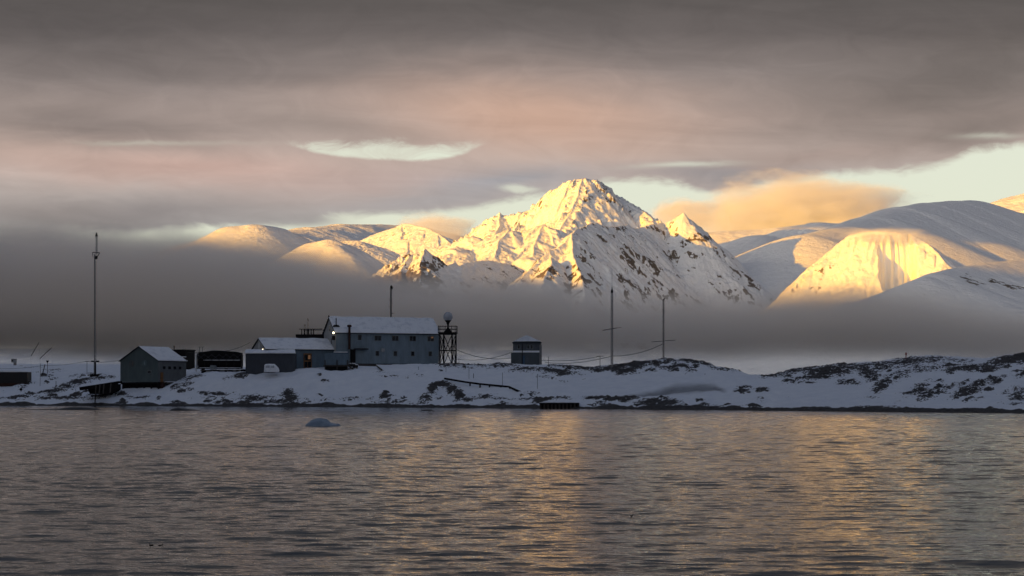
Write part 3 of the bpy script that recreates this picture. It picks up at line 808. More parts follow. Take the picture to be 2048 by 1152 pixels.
def empty(name, loc, rz, label, cat, group=None):
    o = bpy.data.objects.new(name, None); col.objects.link(o); o.empty_display_size = 0.5
    o.location = loc; o.rotation_euler = (0, 0, R(rz)); return tag(o, label, cat, group)

def copy_tree(o, parent=None):
    c = o.copy(); col.objects.link(c)
    if parent: c.parent = parent
    for ch in [k for k in bpy.data.objects if k.parent == o]: copy_tree(ch, c)
    return c

def clad(name, c, rough=0.7, pitch=0.28, vertical=True):
    """painted sheet cladding with fine grooves and weathering"""
    m, t, b = new_mat(name)
    o = obj_co(t)
    n = noise(t, scaled(t, o, 0.9, 0.9, 0.35), 1.0, 5, 0.6); n2 = noise(t, o, 6.0, 3, 0.5)
    base = mixc(t, (n * 0.75 + n2 * 0.25).lin(0.3, 0.7), tuple(v * 0.72 for v in c), tuple(v * 1.22 for v in c))
    t.links.new(base, b.inputs['Base Color']); b.inputs['Roughness'].default_value = rough
    s_ = t.nodes.new('ShaderNodeSeparateXYZ'); t.links.new(o, s_.inputs[0])
    p = Ex(t, s_.outputs[0]) + Ex(t, s_.outputs[1]) if vertical else Ex(t, s_.outputs[2])
    w = (p * (2 * math.pi / pitch))._m('SINE')
    bump(t, b, w.sstep(-0.9, -0.4), 0.5, 0.03)
    return m

def roof_snow(name='roof_snow', tone=1.0):
    m, t, b = new_mat(name)
    o = obj_co(t); n = noise(t, o, 0.7, 6, 0.62); n2 = noise(t, o, 3.5, 4, 0.55)
    f = (n * 0.7 + n2 * 0.3).sstep(0.36, 0.52)
    t.links.new(mixc(t, f, (.60 * tone, .63 * tone, .68 * tone), (.80 * tone, .82 * tone, .85 * tone)), b.inputs['Base Color'])
    b.inputs['Roughness'].default_value = 0.85; bump(t, b, n + n2 * .4, 0.5, 0.15)
    return m

def glow_mat(name, c, s):
    m, t, b = new_mat(name); b.inputs['Base Color'].default_value = (.1, .1, .1, 1)
    b.inputs['Emission Color'].default_value = (*c, 1); b.inputs['Emission Strength'].default_value = s
    return m

M_SNOW = roof_snow()
M_GREEN = clad('green_grey_cladding', (.082, .112, .115))
M_GREENS = clad('green_grey_side_cladding', (.125, .135, .14))
M_BLUE = clad('blue_grey_cladding', (.17, .225, .27), pitch=0.4)
M_GABLE = clad('grey_gable_boards', (.33, .335, .33), pitch=0.25)
M_NAVY = clad('dark_blue_cladding', (.040, .048, .062), pitch=0.4)
M_MID = clad('mid_blue_cladding', (.105, .155, .20), pitch=0.4)
M_DARK = plain('dark_weathered_steel', (.022, .020, .021), 0.7, 0.4, 2.0)
M_BLACK = plain('black_tarred_timber', (.012, .011, .012), 0.85, 0.4, 3.0)
M_RUST = plain('rusty_brown_boards', (.045, .024, .020), 0.8, 0.5, 1.3)
M_TRIM = plain('dark_eaves_trim', (.03, .035, .04), 0.6)
M_GALV = plain('galvanised_mast_steel', (.20, .20, .205), 0.55, 0.25, 2.0, 0.3)
M_MASTD = plain('dark_mast_steel', (.075, .072, .075), 0.6, 0.3, 2.0, 0.2)
M_WIRE = plain('cable_black', (.02, .02, .022), 0.6)
M_PANE = plain('dark_window_pane', (.008, .010, .014), 0.12, 0.2, 1.0)
M_FRAME = plain('window_frame_paint', (.17, .19, .20), 0.6)
M_ORANGE = plain('orange_door_paint', (.17, .075, .022), 0.6, 0.35, 2.5)
M_WHITE = plain('white_paint', (.55, .56, .57), 0.6, 0.15)
M_WOOD = plain('old_timber', (.05, .042, .036), 0.85, 0.4, 3.0)
M_ROCK = plain('wet_black_rock', (.018, .018, .02), 0.45, 0.5, 2.2)
M_RED = plain('faded_red_paint', (.22, .045, .03), 0.7, 0.3)
M_LAMP = glow_mat('lit_lamp', (1.0, .80, .48), 4.0)
M_LAMP2 = glow_mat('small_lit_lamp', (1.0, .82, .55), 2.0)
M_WARM = glow_mat('warm_window_light', (1.0, .45, .15), 0.06)

def place(px, py, D):
    return P(px, py, D)

def window(parent, x, z, w, h, face_y, out=-1, frame=True, pane=None):
    """a framed window on a wall in the local xz plane at y = face_y"""
    m = MB(); t_ = 0.10; y0, y1 = sorted((face_y, face_y + out * 0.08))
    m.box(x - w / 2 - t_, x + w / 2 + t_, y0, y1, z + h / 2, z + h / 2 + t_); m.box(x - w / 2 - t_, x + w / 2 + t_, y0, y1, z - h / 2 - t_, z - h / 2)
    m.box(x - w / 2 - t_, x - w / 2, y0, y1, z - h / 2, z + h / 2); m.box(x + w / 2, x + w / 2 + t_, y0, y1, z - h / 2, z + h / 2)
    if w > 1.0: m.box(x - .03, x + .03, y0, y1, z - h / 2, z + h / 2)
    f = m.build('window', M_FRAME, parent)
    p = MB(); q0, q1 = sorted((face_y + out * 0.005, face_y + out * 0.03)); p.box(x - w / 2, x + w / 2, q0, q1, z - h / 2, z + h / 2)
    p.build('pane', pane or M_PANE, f)
    return f

def gable_house(root, W, L, h, rise, wall_mat, gable_mat=None, over=0.35, snow=0.22, axis='y'):
    """walls as one shell with both gables, a roof of two pitched slabs and the snow lying on it; ridge along local y, x centred"""
    m = MB(); m.prism([(-W / 2, 0), (W / 2, 0), (W / 2, h), (0, h + rise), (-W / 2, h)], 0, L)
    wall = m.build('wall', wall_mat, root)
    k = rise / (W / 2); tn = 0.14
    m = MB()
    for s in (-1, 1):
        m.prism([(0, h + rise + .02), (s * (W / 2 + over), h - k * over + .02), (s * (W / 2 + over), h - k * over + .02 + tn), (0, h + rise + .02 + tn)][::s], -over, L + over)
    roof = m.build('roof', M_TRIM, root)
    n = 24; mm = MB(); rows = []
    for s in (-1, 1):
        xs_ = np.linspace(0.0, W / 2 + over * .9, 10)
        for j in range(n):
            for i in range(9):
                pts = []
                for (ii, jj) in ((i, j), (i + 1, j), (i + 1, j + 1), (i, j + 1)):
                    x = xs_[ii] * s; y = -over * .9 + (L + over * 1.8) * jj / n
                    e = min(1.0, min(ii, 9 - ii + .35) / 1.2, min(jj, n - jj) / 1.0 + .3)
                    hh = snow * (0.75 + 0.5 * float(gnoise(np.array([x * .6 + 3.1]), np.array([y * .6]), 77)[0])) * max(.25, e)
                    pts.append((x, y, h + rise - k * xs_[ii] + .02 + tn + max(.03, hh)))
                mm.poly(pts if s > 0 else pts[::-1])
        # skirt along the eave
        for j in range(n):
            y0 = -over * .9 + (L + over * 1.8) * j / n; y1 = -over * .9 + (L + over * 1.8) * (j + 1) / n
            x = xs_[-1] * s; z = h + rise - k * xs_[-1] + .02 + tn
            mm.poly([(x, y0, z), (x, y1, z), (x, y1, z + .2), (x, y0, z + .2)])
    mm.build('snow_cover', M_SNOW, roof)
    return wall, roof

# ------------------------------------------------------------------ boathouse on piles
D0 = 392.0
base = P(278, 764, D0)
bh = empty('boathouse', (P(278, 764, D0).x, D0, base.z), -25, 'green grey gabled boathouse with two round emblems on its end wall, standing on dark piles', 'boathouse')
Wb, Lb, hb, rb = 10.3, 10.6, 4.75, 3.1
gable_house(bh, Wb, Lb, hb, rb, M_GREEN, over=0.3)
m = MB(); m.box(Wb / 2 + .003, Wb / 2 + .09, 0.05, Lb - .05, 0.0, hb - .02); side = m.build('side_cladding', M_GREENS, bh)
for y in (2.2, 4.2, 6.2, 8.2):
    p = MB(); p.box(Wb / 2 + .09, Wb / 2 + .13, y - .45, y + .45, 2.9, 3.5); p.build('window', M_PANE, side)
window(bh, 2.85, 2.25, .85, .6, 0)
def emblem(parent, x, z, r, kind):
    m = MB(); n = 20
    m.prism([(x + r * math.cos(2 * math.pi * q / n), z + r * math.sin(2 * math.pi * q / n)) for q in range(n)], -0.05, -0.004)
    e = m.build('emblem', plain('emblem_ground', (.085, .125, .135) if kind else (.075, .085, .085), .6), parent)
    m = MB()
    if kind:
        m.prism([(x - .1, z - .4), (x + .3, z - .2), (x + .05, z + .02), (x + .15, z + .25), (x - .05, z + .35), (x - .15, z + .05)], -0.08, -0.052)
    else:
        m.prism([(x + .2, z + .45), (x + .45, z + .4), (x + .45, z - .1), (x + .25, z - .5), (x + .15, z - .1), (x + .25, z + .2)], -0.08, -0.052)
    m.build('emblem_figure', plain('emblem_light', (.17, .215, .24) if kind else (.11, .10, .085), .6), e)
emblem(bh, -2.0, 4.15, .75, 0); emblem(bh, 1.55, 4.2, .75, 1)
for i in range(6):
    for j in range(3):
        m = MB(); m.box(-Wb / 2 + .25 + i * 1.95, -Wb / 2 + .55 + i * 1.95, .3 + j * 4.6, .6 + j * 4.6, -3.2, -.02); m.build('pile', M_BLACK, bh)
m = MB(); m.box(-Wb / 2, Wb / 2, .9, 1.1, -2.8, -.05); m.build('skirting', M_BLACK, bh)
m = MB(); m.box(-Wb / 2, Wb / 2, .04, .27, -.5, -.03); m.build('floor_beam', M_BLACK, bh)
m = MB(); m.box(Wb / 2 - .2, Wb / 2 + .9, 2.2, Lb, -.35, -.02); dk = m.build('side_walkway', M_WOOD, bh)
m = MB(); m.box(Wb / 2 + .05, Wb / 2 + .9, 2.3, Lb - .1, -.018, .13); m.build('snow_cover', M_SNOW, dk)
m = MB(); m.box(Wb / 2 + .095, Wb / 2 + .20, .8, 1.75, -.02, 2.15); dr_ = m.build('door', M_ORANGE, bh)
m = MB(); m.prism([(.7, -.02), (1.8, -.02), (1.9, -1.4), (.6, -1.4)], Wb / 2 + .1, Wb / 2 + .5, 'x'); m.build('door_step', M_RUST, bh)

# the slipway that runs out of it towards the water
sl = empty('slipway', (0, 0, 0), 0, 'dark timber slipway platform propped on legs beside the boathouse', 'slipway')
m = MB()
a = [P(240, 764, 391), P(163, 776, 384)]
for q in (-1.6, 1.6):
    m.tube([a[0] + Vector((0, q, 0)), a[1] + Vector((0, q, 0))], .22, 6)
m.poly([a[0] + Vector((0, -1.7, .2)), a[0] + Vector((0, 1.7, .2)), a[1] + Vector((0, 1.7, .2)), a[1] + Vector((0, -1.7, .2))])
m.poly([a[1] + Vector((0, -1.7, .2)), a[1] + Vector((0, 1.7, .2)), a[1] + Vector((0, 1.7, -.5)), a[1] + Vector((0, -1.7, -.5))])
m.poly([a[0] + Vector((0, -1.7, .2)), a[1] + Vector((0, -1.7, .2)), a[1] + Vector((0, -1.7, -.55)), a[0] + Vector((0, -1.7, -.9))])
m.build('platform', M_BLACK, sl)
m = MB(); m.prism([(a[1].x + 1.2, P(0, 788, 386).z), (a[0].x - 1.5, P(0, 788, 386).z), (a[0].x, P(0, 779, 386).z), (a[0].x, P(0, 768, 386).z), (a[1].x + .6, P(0, 777, 386).z)], a[0].y - 4.2, a[0].y + .8); m.build('cradle', M_BLACK, sl)
for px, py0, py1 in ((192, 770, 806), (208, 768, 788), (222, 767, 786), (200, 770, 790)):
    m = MB(); m.tube([P(px, py0, 384), P(px - 2, py1, 382)], .13, 6); m.build('leg', M_WOOD, sl)
m = MB(); m.box(P(186, 0, 383).x, P(212, 0, 383).x, 381, 384, P(0, 793, 383).z, P(0, 790, 383).z); m.build('lower_beam', M_BLACK, sl)

# ------------------------------------------------------------------ dark building behind the boathouse
D1 = 424.0
g_ = P(349, 741, D1)
r_ = empty('storage_building', (g_.x, D1, g_.z - .5), -12, 'black flat-roofed building half hidden behind the boathouse, with a stovepipe', 'building')
m = MB(); m.box(-3.6, 2.8, 0, 6, 0, 5.35); w_ = m.build('wall', M_BLACK, r_)
m = MB(); m.box(-3.8, 3.0, -.2, 6.2, 5.35, 5.6); rf = m.build('roof', M_DARK, r_)
m = MB(); m.tube([(-.5, 1, 5.6), (-.5, 1, 6.3)], .12, 8); m.tube([(-.5, 1, 6.3), (-.5, 1, 6.5)], .2, 8); m.build('stovepipe', M_BLACK, rf)
m = MB(); m.box(-3.2, 3.1, -.7, -.003, 3.55, 3.68); cn = m.build('canopy', M_DARK, r_)
m = MB(); m.box(-3.15, 3.05, -.66, -.02, 3.68, 3.9); m.build('snow_cover', M_SNOW, cn)

# ------------------------------------------------------------------ fuel tank in its frame
D2 = 402.0
g_ = P(441, 738, D2)
r_ = empty('fuel_tank', (g_.x, D2, g_.z), 0, 'long black fuel tank in a braced frame with two lines of snow along its side', 'tank')
hw = 5.1; zt = 3.75
m = MB(); m.prism([(-.9, .05), (.9, .05), (1.6, .9), (1.6, 2.9), (.9, zt), (-.9, zt), (-1.6, 2.9), (-1.6, .9)], -hw + .15, hw - .15, 'x'); m.build('tank_body', M_BLACK, r_)
fr = MB()
for z in (.12, 1.85, 3.45):
    fr.box(-hw, hw, -1.85, -1.62, z - .1, z + .1)
for i in range(7):
    x = -hw + .06 + i * (2 * hw - .12) / 6; fr.box(x - .08, x + .08, -1.84, -1.66, .225, 1.745); fr.box(x - .08, x + .08, -1.84, -1.66, 1.955, 3.345)
frame = fr.build('frame', M_DARK, r_)
m = MB()
for i in range(6):
    x0 = -hw + .1 + i * (2 * hw - .2) / 6; x1 = x0 + (2 * hw - .2) / 6
    m.tube([(x0, -1.9, 2.0), (x1, -1.9, 3.3)], .05, 5); m.tube([(x0, -1.96, 3.3), (x1, -1.96, 2.0)], .05, 5)
m.build('brace', plain('brace_steel', (.05, .05, .055), .6), frame)
m = MB(); m.box(-3.6, hw - .4, -1.9, -1.64, 1.953, 2.07); m.box(-hw + .6, hw - .2, -1.9, -1.64, .223, .33); m.build('snow_cover', M_SNOW, frame)
m = MB(); m.prism([(-hw + .3, zt), (hw - .6, zt), (hw - 1.2, zt + .18), (.2, zt + .45), (-1.5, zt + .5), (-3.5, zt + .2)], -1.3, 1.2); m.build('snow_cap', M_DARK, r_)
m = MB(); m.box(-hw - .28, -hw - .06, -1.9, -1.6, -.6, 3.2); m.build('white_post', M_WHITE, r_)
for x in (-4, -1.3, 1.3, 4):
    m = MB(); m.box(x - .15, x + .15, -1.5, 1.5, -1.6, .04); m.build('leg', M_BLACK, r_)
r2 = empty('timber_deck', (P(450, 745, 399).x, 397.5, P(450, 746, 399).z), 0, 'snow-topped dark timber deck on bearers in front of the fuel tank', 'deck')
m = MB(); m.box(-5.2, 5.2, -1, 1, .5, .72); p_ = m.build('platform', M_WOOD, r2)
m = MB(); m.box(-3.0, 4.0, -.95, .95, .723, .87); m.build('snow_cover', M_SNOW, p_)
for x in (-4.6, -1.5, 1.5, 4.7):
    m = MB(); m.box(x - .4, x + .4, -.8, .8, -1.5, .498); m.build('leg', M_BLACK, r2)
m = MB(); m.box(-3.0, -1.6, -1.2, -.2, .88, 1.5); m.box(-2.9, -1.7, -1.15, -.25, 1.5, 1.75); tag(m.build('crate', M_FRAME), 'small pale crate under snow on the deck before the fuel tank', 'crate')
bpy.data.objects['crate'].location = r2.location
r3 = empty('barrel', P(487, 744, 394) + Vector((0, 0, -.3)), 0, 'dark squat barrel between the fuel tank deck and the long low building', 'barrel')
m = MB(); m.lathe([(.55, -1.2), (.62, -.9), (.58, 0), (.62, .5), (.55, .85)], 14); m.build('body', M_BLACK, r3)
m = MB(); m.lathe([(.5, .852), (.56, .95), (.3, 1.05)], 12); m.build('snow_cap', M_SNOW, r3)
r4 = empty('signal_frame', P(402, 708, 403), 0, 'small goalpost-shaped aerial frame above the left end of the fuel tank', 'aerial')
m = MB(); m.tube([(-.35, 0, -.5), (-.35, 0, 1.6)], .05); m.build('pole', M_DARK, r4)
m = MB(); m.tube([(.35, 0, -.5), (.35, 0, 1.6)], .05); m.build('pole', M_DARK, r4)
m = MB(); m.tube([(-.75, 0, 1.62), (.75, 0, 1.62)], .045); m.build('crossbar', M_DARK, r4)

# ------------------------------------------------------------------ long low building with a lean-to
D3 = 386.0
c0 = P(533, 740, D3)                # corner between end wall and long wall
TH = 27.0
r_ = empty('long_building', c0, TH, 'long low blue grey building with snowy roof, round-vented gable and a dark lean-to in front', 'building')
# local: x along the long wall, y into the building; the ridge runs along x
W3, L3, h3, rz3 = 9.6, 18.4, 4.6, 2.35
def gable_along_x(root, W, L, h, rise, wall_mat, end_mat, over=.35, snow=.22, seed=5):
    m = MB(); m.prism([(0, 0), (W, 0), (W, h), (W / 2, h + rise), (0, h)], 0, L, 'x'); wall = m.build('wall', wall_mat, root)
    m = MB(); m.prism([(0.02, 0), (W - .02, 0), (W - .02, h), (W / 2, h + rise - .02), (0.02, h)], -.07, -.003, 'x'); m.build('end_wall', end_mat, root)
    k = rise / (W / 2); tn = .16; m = MB()
    for s in (0, 1):
        ye = -over if s == 0 else W + over
        pr = [(W / 2, h + rise + .02), (ye, h - k * over + .02), (ye, h - k * over + .02 + tn), (W / 2, h + rise + .02 + tn)]
        m.prism(pr if s else pr[::-1], -over, L + over, 'x')
    roof = m.build('roof', M_TRIM, root)
    mm = MB(); n = 40; k9 = 10
    for s in (0, 1):
        for j in range(n):
            for i in range(k9):
                pts = []
                for ii, jj in ((i, j), (i + 1, j), (i + 1, j + 1), (i, j + 1)):
                    dd = (W / 2 + over * .92) * ii / k9; y = W / 2 - dd if s == 0 else W / 2 + dd
                    x = -over * .9 + (L + over * 1.8) * jj / n
                    e = min(1.0, (k9 - ii) / 1.6 + .3, min(jj, n - jj) / 1.2 + .25)
                    hh = snow * (.8 + .6 * float(gnoise(np.array([x * .5 + seed]), np.array([y * .7]), 78)[0])) * e
                    pts.append((x, y, h + rise - k * dd + .02 + tn + max(.03, hh)))
                mm.poly(pts[::-1] if s == 0 else pts)
        for j in range(n):
            dd = W / 2 + over * .92; y = W / 2 - dd if s == 0 else W / 2 + dd; z = h + rise - k * dd + .02 + tn
            x0 = -over * .9 + (L + over * 1.8) * j / n; x1 = -over * .9 + (L + over * 1.8) * (j + 1) / n
            hh = .06 + .12 * random.Random(j + 50 * s + seed).random()
            mm.poly([(x0, y - .01, z), (x1, y - .01, z), (x1, y - .01, z + hh), (x0, y - .01, z + hh)])
    mm.build('snow_cover', M_SNOW, roof)
    return wall, roof
wall3, roof3 = gable_along_x(r_, W3, L3, h3, rz3, M_MID, M_GABLE, seed=5)
m = MB(); m.lathe([(.01, 0), (.55, 0), (.55, .06), (.01, .06)], 18)
v_ = m.build('gable_vent', M_WHITE, r_); v_.rotation_euler = (0, R(-90), 0); v_.location = (-.075, W3 / 2, h3 + .75); v_.scale = (1.3, .7, 1)
# lean-to: its front is square to the shore, so turn it back in the building's frame
lt = MB(); Mx = Matrix.Rotation(R(-TH + 3), 4, 'Z')
org = r_.matrix_basis.to_3x3().inverted() if False else Matrix.Rotation(R(-TH), 3, 'Z')
def loc3(px, py, D): return org @ (P(px, py, D) - c0)
A0 = loc3(491, 748, 384); A1 = loc3(590, 748, 384.5)
ux = (A1 - A0); Lx = math.hypot(ux.x, ux.y); ux = Vector((ux.x / Lx, ux.y / Lx, 0)); uy = Vector((-ux.y, ux.x, 0))
MX = Matrix(((ux.x, uy.x, 0, A0.x), (ux.y, uy.y, 0, A0.y), (0, 0, 1, A0.z), (0, 0, 0, 1)))
hl = (748 - 707) / F * 384
lt.box(0, Lx, 0, 5.5, -.6, hl, MX); lean = lt.build('lean_to', M_NAVY, r_)
m = MB(); 
for pts in ([(-.15, -.3, hl + .02), (Lx + .15, -.3, hl + .02), (Lx - .25, 2.6, hl + .75), (-.15, 2.6, hl + .75)], [(-.15, -.3, hl + .22), (Lx + .15, -.3, hl + .22), (Lx - .25, 2.6, hl + .98), (-.15, 2.6, hl + .98)],
            [(-.15, -.3, hl + .02), (Lx + .15, -.3, hl + .02), (Lx + .15, -.3, hl + .22), (-.15, -.3, hl + .22)], [(Lx + .15, -.3, hl + .02), (Lx - .25, 2.6, hl + .75), (Lx - .25, 2.6, hl + .98), (Lx + .15, -.3, hl + .22)],
            [(-.15, -.3, hl + .02), (-.15, 2.6, hl + .75), (-.15, 2.6, hl + .98), (-.15, -.3, hl + .22)]):
    m.poly([MX @ Vector(p) for p in pts])
m.build('lean_to_snow', M_SNOW, lean)
# lamp at the joint of gable and lean-to
lp = MB(); lp.lathe([(.03, -.12), (.11, -.06), (.13, 0), (.11, .08), (.03, .12)], 10)
o = lp.build('lamp', M_LAMP2, r_); o.location = loc3(525.5, 698.5, 382.5)
# door on the long wall, lit behind its upper panes
u = (608 - 533) / (677 - 533) * L3
m = MB(); m.box(u - .95, u + .95, -.10, -.004, .35, 3.75); d_ = m.build('door', M_ORANGE, r_)
m = MB()
for i, j in ((0, 0), (1, 0), (0, 1), (1, 1)): m.box(u - .8 + i * .85, u - .05 + i * .85, -.14, -.102, .6 + j * 1.6, 1.9 + j * 1.6)
m.build('pane', M_PANE, d_)
m = MB(); m.box(u + .08, u + .62, -.17, -.142, 2.45, 3.35); m.build('lit_pane', M_WARM, d_)
m = MB(); m.box((590 - 533) / 144 * L3, L3, -.35, -.004, -.9, .32); m.build('base_boards', M_RUST, r_)
# the porch and deck at its right end
r5 = empty('entrance_deck', P(672, 730, 386), 10, 'raised dark deck with steps at the right end of the long low building', 'deck')
s_px = 386 / F
m = MB(); m.box(-23 * s_px, 25 * s_px, 0, 4, -.3, .0); m.build('platform', M_WOOD, r5)
m = MB(); m.box(-22 * s_px, 25 * s_px, -.05, .08, .05, 2.6); m.build('boarded_rail', M_MID, r5)
m = MB(); m.box(-20 * s_px, 24 * s_px, .3, 3.8, -2.6, -.31); m.build('base_boards', M_BLACK, r5)
for x in (-22, 2, 23):
    m = MB(); m.box(x * s_px - .1, x * s_px + .1, -.25, -.06, -2.6, 1.1); m.build('post', M_WOOD, r5)
m = MB(); m.box(-4 * s_px, 24 * s_px, .12, 2, 2.6, 2.75); pr = m.build('porch_roof', M_DARK, r5)
m = MB(); m.box(-3.6 * s_px, 23.6 * s_px, .15, 1.9, 2.753, 2.95); m.build('snow_cover', M_SNOW, pr)
st = MB()
p0, p1 = Vector((26 * s_px, .6, .0)), Vector((48 * s_px, .6, -2.1))
for q in (0, 1.6):
    st.tube([p0 + Vector((0, q - .8, -.2)), p1 + Vector((0, q - .8, -.2))], .14, 4)
for i in range(9):
    c = p0.lerp(p1, (i + .5) / 9); st.box(c.x - .18, c.x + .18, c.y - .78, c.y + .78, c.z - .05, c.z + .04)
st.build('steps', M_WOOD, r5)
hr = MB()
for i in range(4):
    c = p0.lerp(p1, i / 3); hr.tube([c + Vector((0, -.85, -.1)), c + Vector((0, -.85, .85))], .05, 5)
hr.tube([p0 + Vector((0, -.85, .85)), p1 + Vector((0, -.85, .85))], .05, 5)
hr.build('handrail', M_WOOD, r5)
# vehicle buried under snow against the lean-to
r6 = empty('snowed_in_vehicle', P(543, 743, 381.5), 4, 'boxy vehicle smothered in snow against the dark lean-to wall', 'vehicle')
sx = 381.5 / F
prof = [(-15, -.9), (-14.6, 5), (-14, 12.5), (-12, 14.8), (-4, 15.6), (6, 15.0), (10, 11.5), (14.2, 7), (15.6, 2), (15.2, -.9)]
m = MB(); nseg = 8
ringz = []
for k in range(nseg + 1):
    a = k / nseg; y = -1.0 + 2.0 * a; sh = 1 - .16 * (abs(a - .5) * 2) ** 3
    ringz.append([(x * sx * sh, y, z * sx * (sh if z > 0 else 1)) for x, z in prof])
for k in range(nseg):
    for i in range(len(prof) - 1): m.poly([ringz[k][i], ringz[k][i + 1], ringz[k + 1][i + 1], ringz[k + 1][i]])
m.poly(ringz[0][::-1]); m.poly(ringz[-1]); m.build('snow_covered_body', roof_snow('vehicle_snow', 1.05), r6, True)
m = MB(); m.box(-11 * sx, -3 * sx, -1.035, -1.0, 7 * sx, 11.5 * sx); m.box(-1 * sx, 6 * sx, -1.035, -1.0, 7 * sx, 11 * sx); m.build('frosted_window', plain('frosted_glass', (.42, .45, .5), .5), r6)

# ------------------------------------------------------------------ terrace behind the long building
D4 = 402.0
g_ = P(616, 674, D4)
r_ = empty('roof_terrace', g_, 0, 'dark roof terrace with open railing behind the long building, left of the tall gable', 'terrace')
sp4 = D4 / F
m = MB(); m.box(-24 * sp4, 32 * sp4, 0, 7, -7.5, .05); m.build('wall', M_DARK, r_)
m = MB(); m.box(-24.5 * sp4, 32 * sp4, -.25, 7.2, .05, .62); m.build('parapet', M_BLACK, r_)
posts = (4, 9.5, 15, 18, 23, 28)
for x in posts:
    m = MB(); m.box((x - 17) * sp4 - .1, (x - 17) * sp4 + .1, .2, .4, .62, 1.75); m.build('post', M_DARK, r_)
for a_ in ((-18, .3, 1.8, .09), (-13, 4.3, 1.7, .07)):
    m = MB(); m.tube([(a_[0] * sp4, a_[1], a_[2]), (28 * sp4, a_[1], a_[2] + .05)], a_[3], 5); m.build('rail', M_DARK, r_)
for x, z in ((-7.5, 2.9), (-1.5, 4.2)):
    m = MB(); m.tube([(x * sp4, 1.5, .62), (x * sp4, 1.5, z)], .05, 5); m.tube([(x * sp4, 1.5, z - .4), (x * sp4, 1.5, z + .1)], .1, 5); m.build('whip_aerial', M_DARK, r_)

# ------------------------------------------------------------------ the two-storey main building
D5 = 392.0
c5 = P(672, 731, D5)
TM = 23.0
mbld = empty('main_building', c5, TM, 'large two-storey blue grey building with a long snowy roof and dark windows', 'building')
W5, L5, h5, r5z = 9.0, 24.6, 7.45, 3.35
wall5, roof5 = gable_along_x(mbld, W5, L5, h5, r5z, M_BLUE, M_GABLE, over=.4, snow=.3, seed=11)
U5 = lambda px: (px - 672) / 201.0 * L5 * (1 + .03 * ((px - 672) / 201.0 - 1))
Z5 = lambda py: (731 - py) / F * (D5 + 5)
for px in (754, 788, 822): window(mbld, U5(px), Z5(676), 1.45, 1.05, -.003)
wl = window(mbld, U5(857), Z5(676), 1.45, 1.05, -.003)
m = MB(); m.box(U5(857) + .1, U5(857) + .62, -.06, -.036, Z5(676) + .12, Z5(676) + .47); m.build('lit_pane', M_WARM, wl)
window(mbld, U5(718.5), Z5(675), .75, 1.05, -.003)
for px in (753, 788, 822, 856): window(mbld, U5(px), Z5(706.5), .72, 1.0, -.003)
m = MB(); m.box(U5(764) - .38, U5(764) + .38, -.2, -.004, Z5(700) - .4, Z5(700) + .4); m.build('wall_box', plain('pale_box', (.27, .28, .29), .6), mbld)
m = MB(); m.box(.02, L5 - .02, -.06, -.004, .0, .45); m.build('plinth', M_DARK, mbld)
m = MB(); m.box(U5(707), U5(733), -1.1, -.004, Z5(699), Z5(697)); cp = m.build('canopy', M_DARK, mbld)
m = MB(); m.box(U5(700), U5(708), -.9, -.004, .2, Z5(699)); m.build('side_door', M_BLACK, mbld)
m = MB(); m.tube([(U5(697), -.5, Z5(699)), (U5(697), -.5, Z5(655))], .26, 10); m.lathe([(.3, 0), (.5, .1), (.52, .4), (.3, .55)], 12, (U5(697), -.5, Z5(655))); m.build('flue', M_RUST, mbld)
m = MB(); rx_ = U5(676); ry_ = 1.4; rz_ = h5 + r5z * ry_ / (W5 / 2) + .3
m.tube([(rx_, ry_, rz_), (rx_, ry_, rz_ + 1.9)], .11, 6); m.prism([(rx_ - .8, rz_ - .1), (rx_ + .8, rz_ - .1), (rx_ + .4, rz_ + .35), (rx_ - .5, rz_ + .35)], ry_ - .4, ry_ + .4); m.build('roof_vent', M_DARK, mbld)
# ridge finial, gable windows and the lamp
m = MB(); m.lathe([(.15, 0), (.2, .2), (.05, .45)], 8, (-.3, W5 / 2, h5 + r5z + .2)); m.build('finial', M_DARK, mbld)
for y0_, y1_, z0_, z1_ in ((W5 / 2 - .35, W5 / 2 + .35, h5 + .4, h5 + 1.6), (2.8, 3.5, h5 - 2.6, h5 - 1.3), (5.6, 6.3, h5 - 2.6, h5 - 1.3)):
    m = MB(); m.box(-.11, -.072, y0_, y1_, z0_, z1_); m.build('gable_window', M_PANE, mbld)
m = MB(); m.box(-.6, -.072, .45, 1.15, h5 - 1.7, h5 - .8); m.build('lamp_hood', M_DARK, mbld)
m = MB(); m.lathe([(.05, -.22), (.19, -.13), (.23, 0), (.19, .13), (.05, .22)], 12); o = m.build('lamp', M_LAMP, mbld)
o.location = Matrix.Rotation(R(-TM), 3, 'Z') @ (P(667, 665.5, 390.8) - c5)
# snow-topped boxes and boards by the corner
for px, py, wpx, hpx, lab in ((704, 729, 7, 4, 'flat dark crate with snow on it by the corner of the main building'), (711, 731, 5, 2, 'low plank lying in snow by the main building corner')):
    o = empty('crate', P(px, py, 388), 0, lab, 'crate')
    m = MB(); m.box(-wpx * .11, wpx * .11, -.5, .5, -.5, .12); m.build('box', M_DARK, o); m = MB(); m.box(-wpx * .108, wpx * .108, -.48, .48, .122, .32); m.build('snow_cover', M_SNOW, o)

# snow-half-buried walkway left of the main building's front
r_ = empty('boardwalk', (0, 0, 0), 0, 'short dark boardwalk half buried in snow below the main building windows', 'boardwalk')
m = MB(); pts = [P(718, 730, 384), P(752, 731, 383), P(764, 740, 378)]
for a_, b_ in zip(pts[:-1], pts[1:]): m.tube([a_, b_], .2, 4)
m.build('plank', M_WOOD, r_)
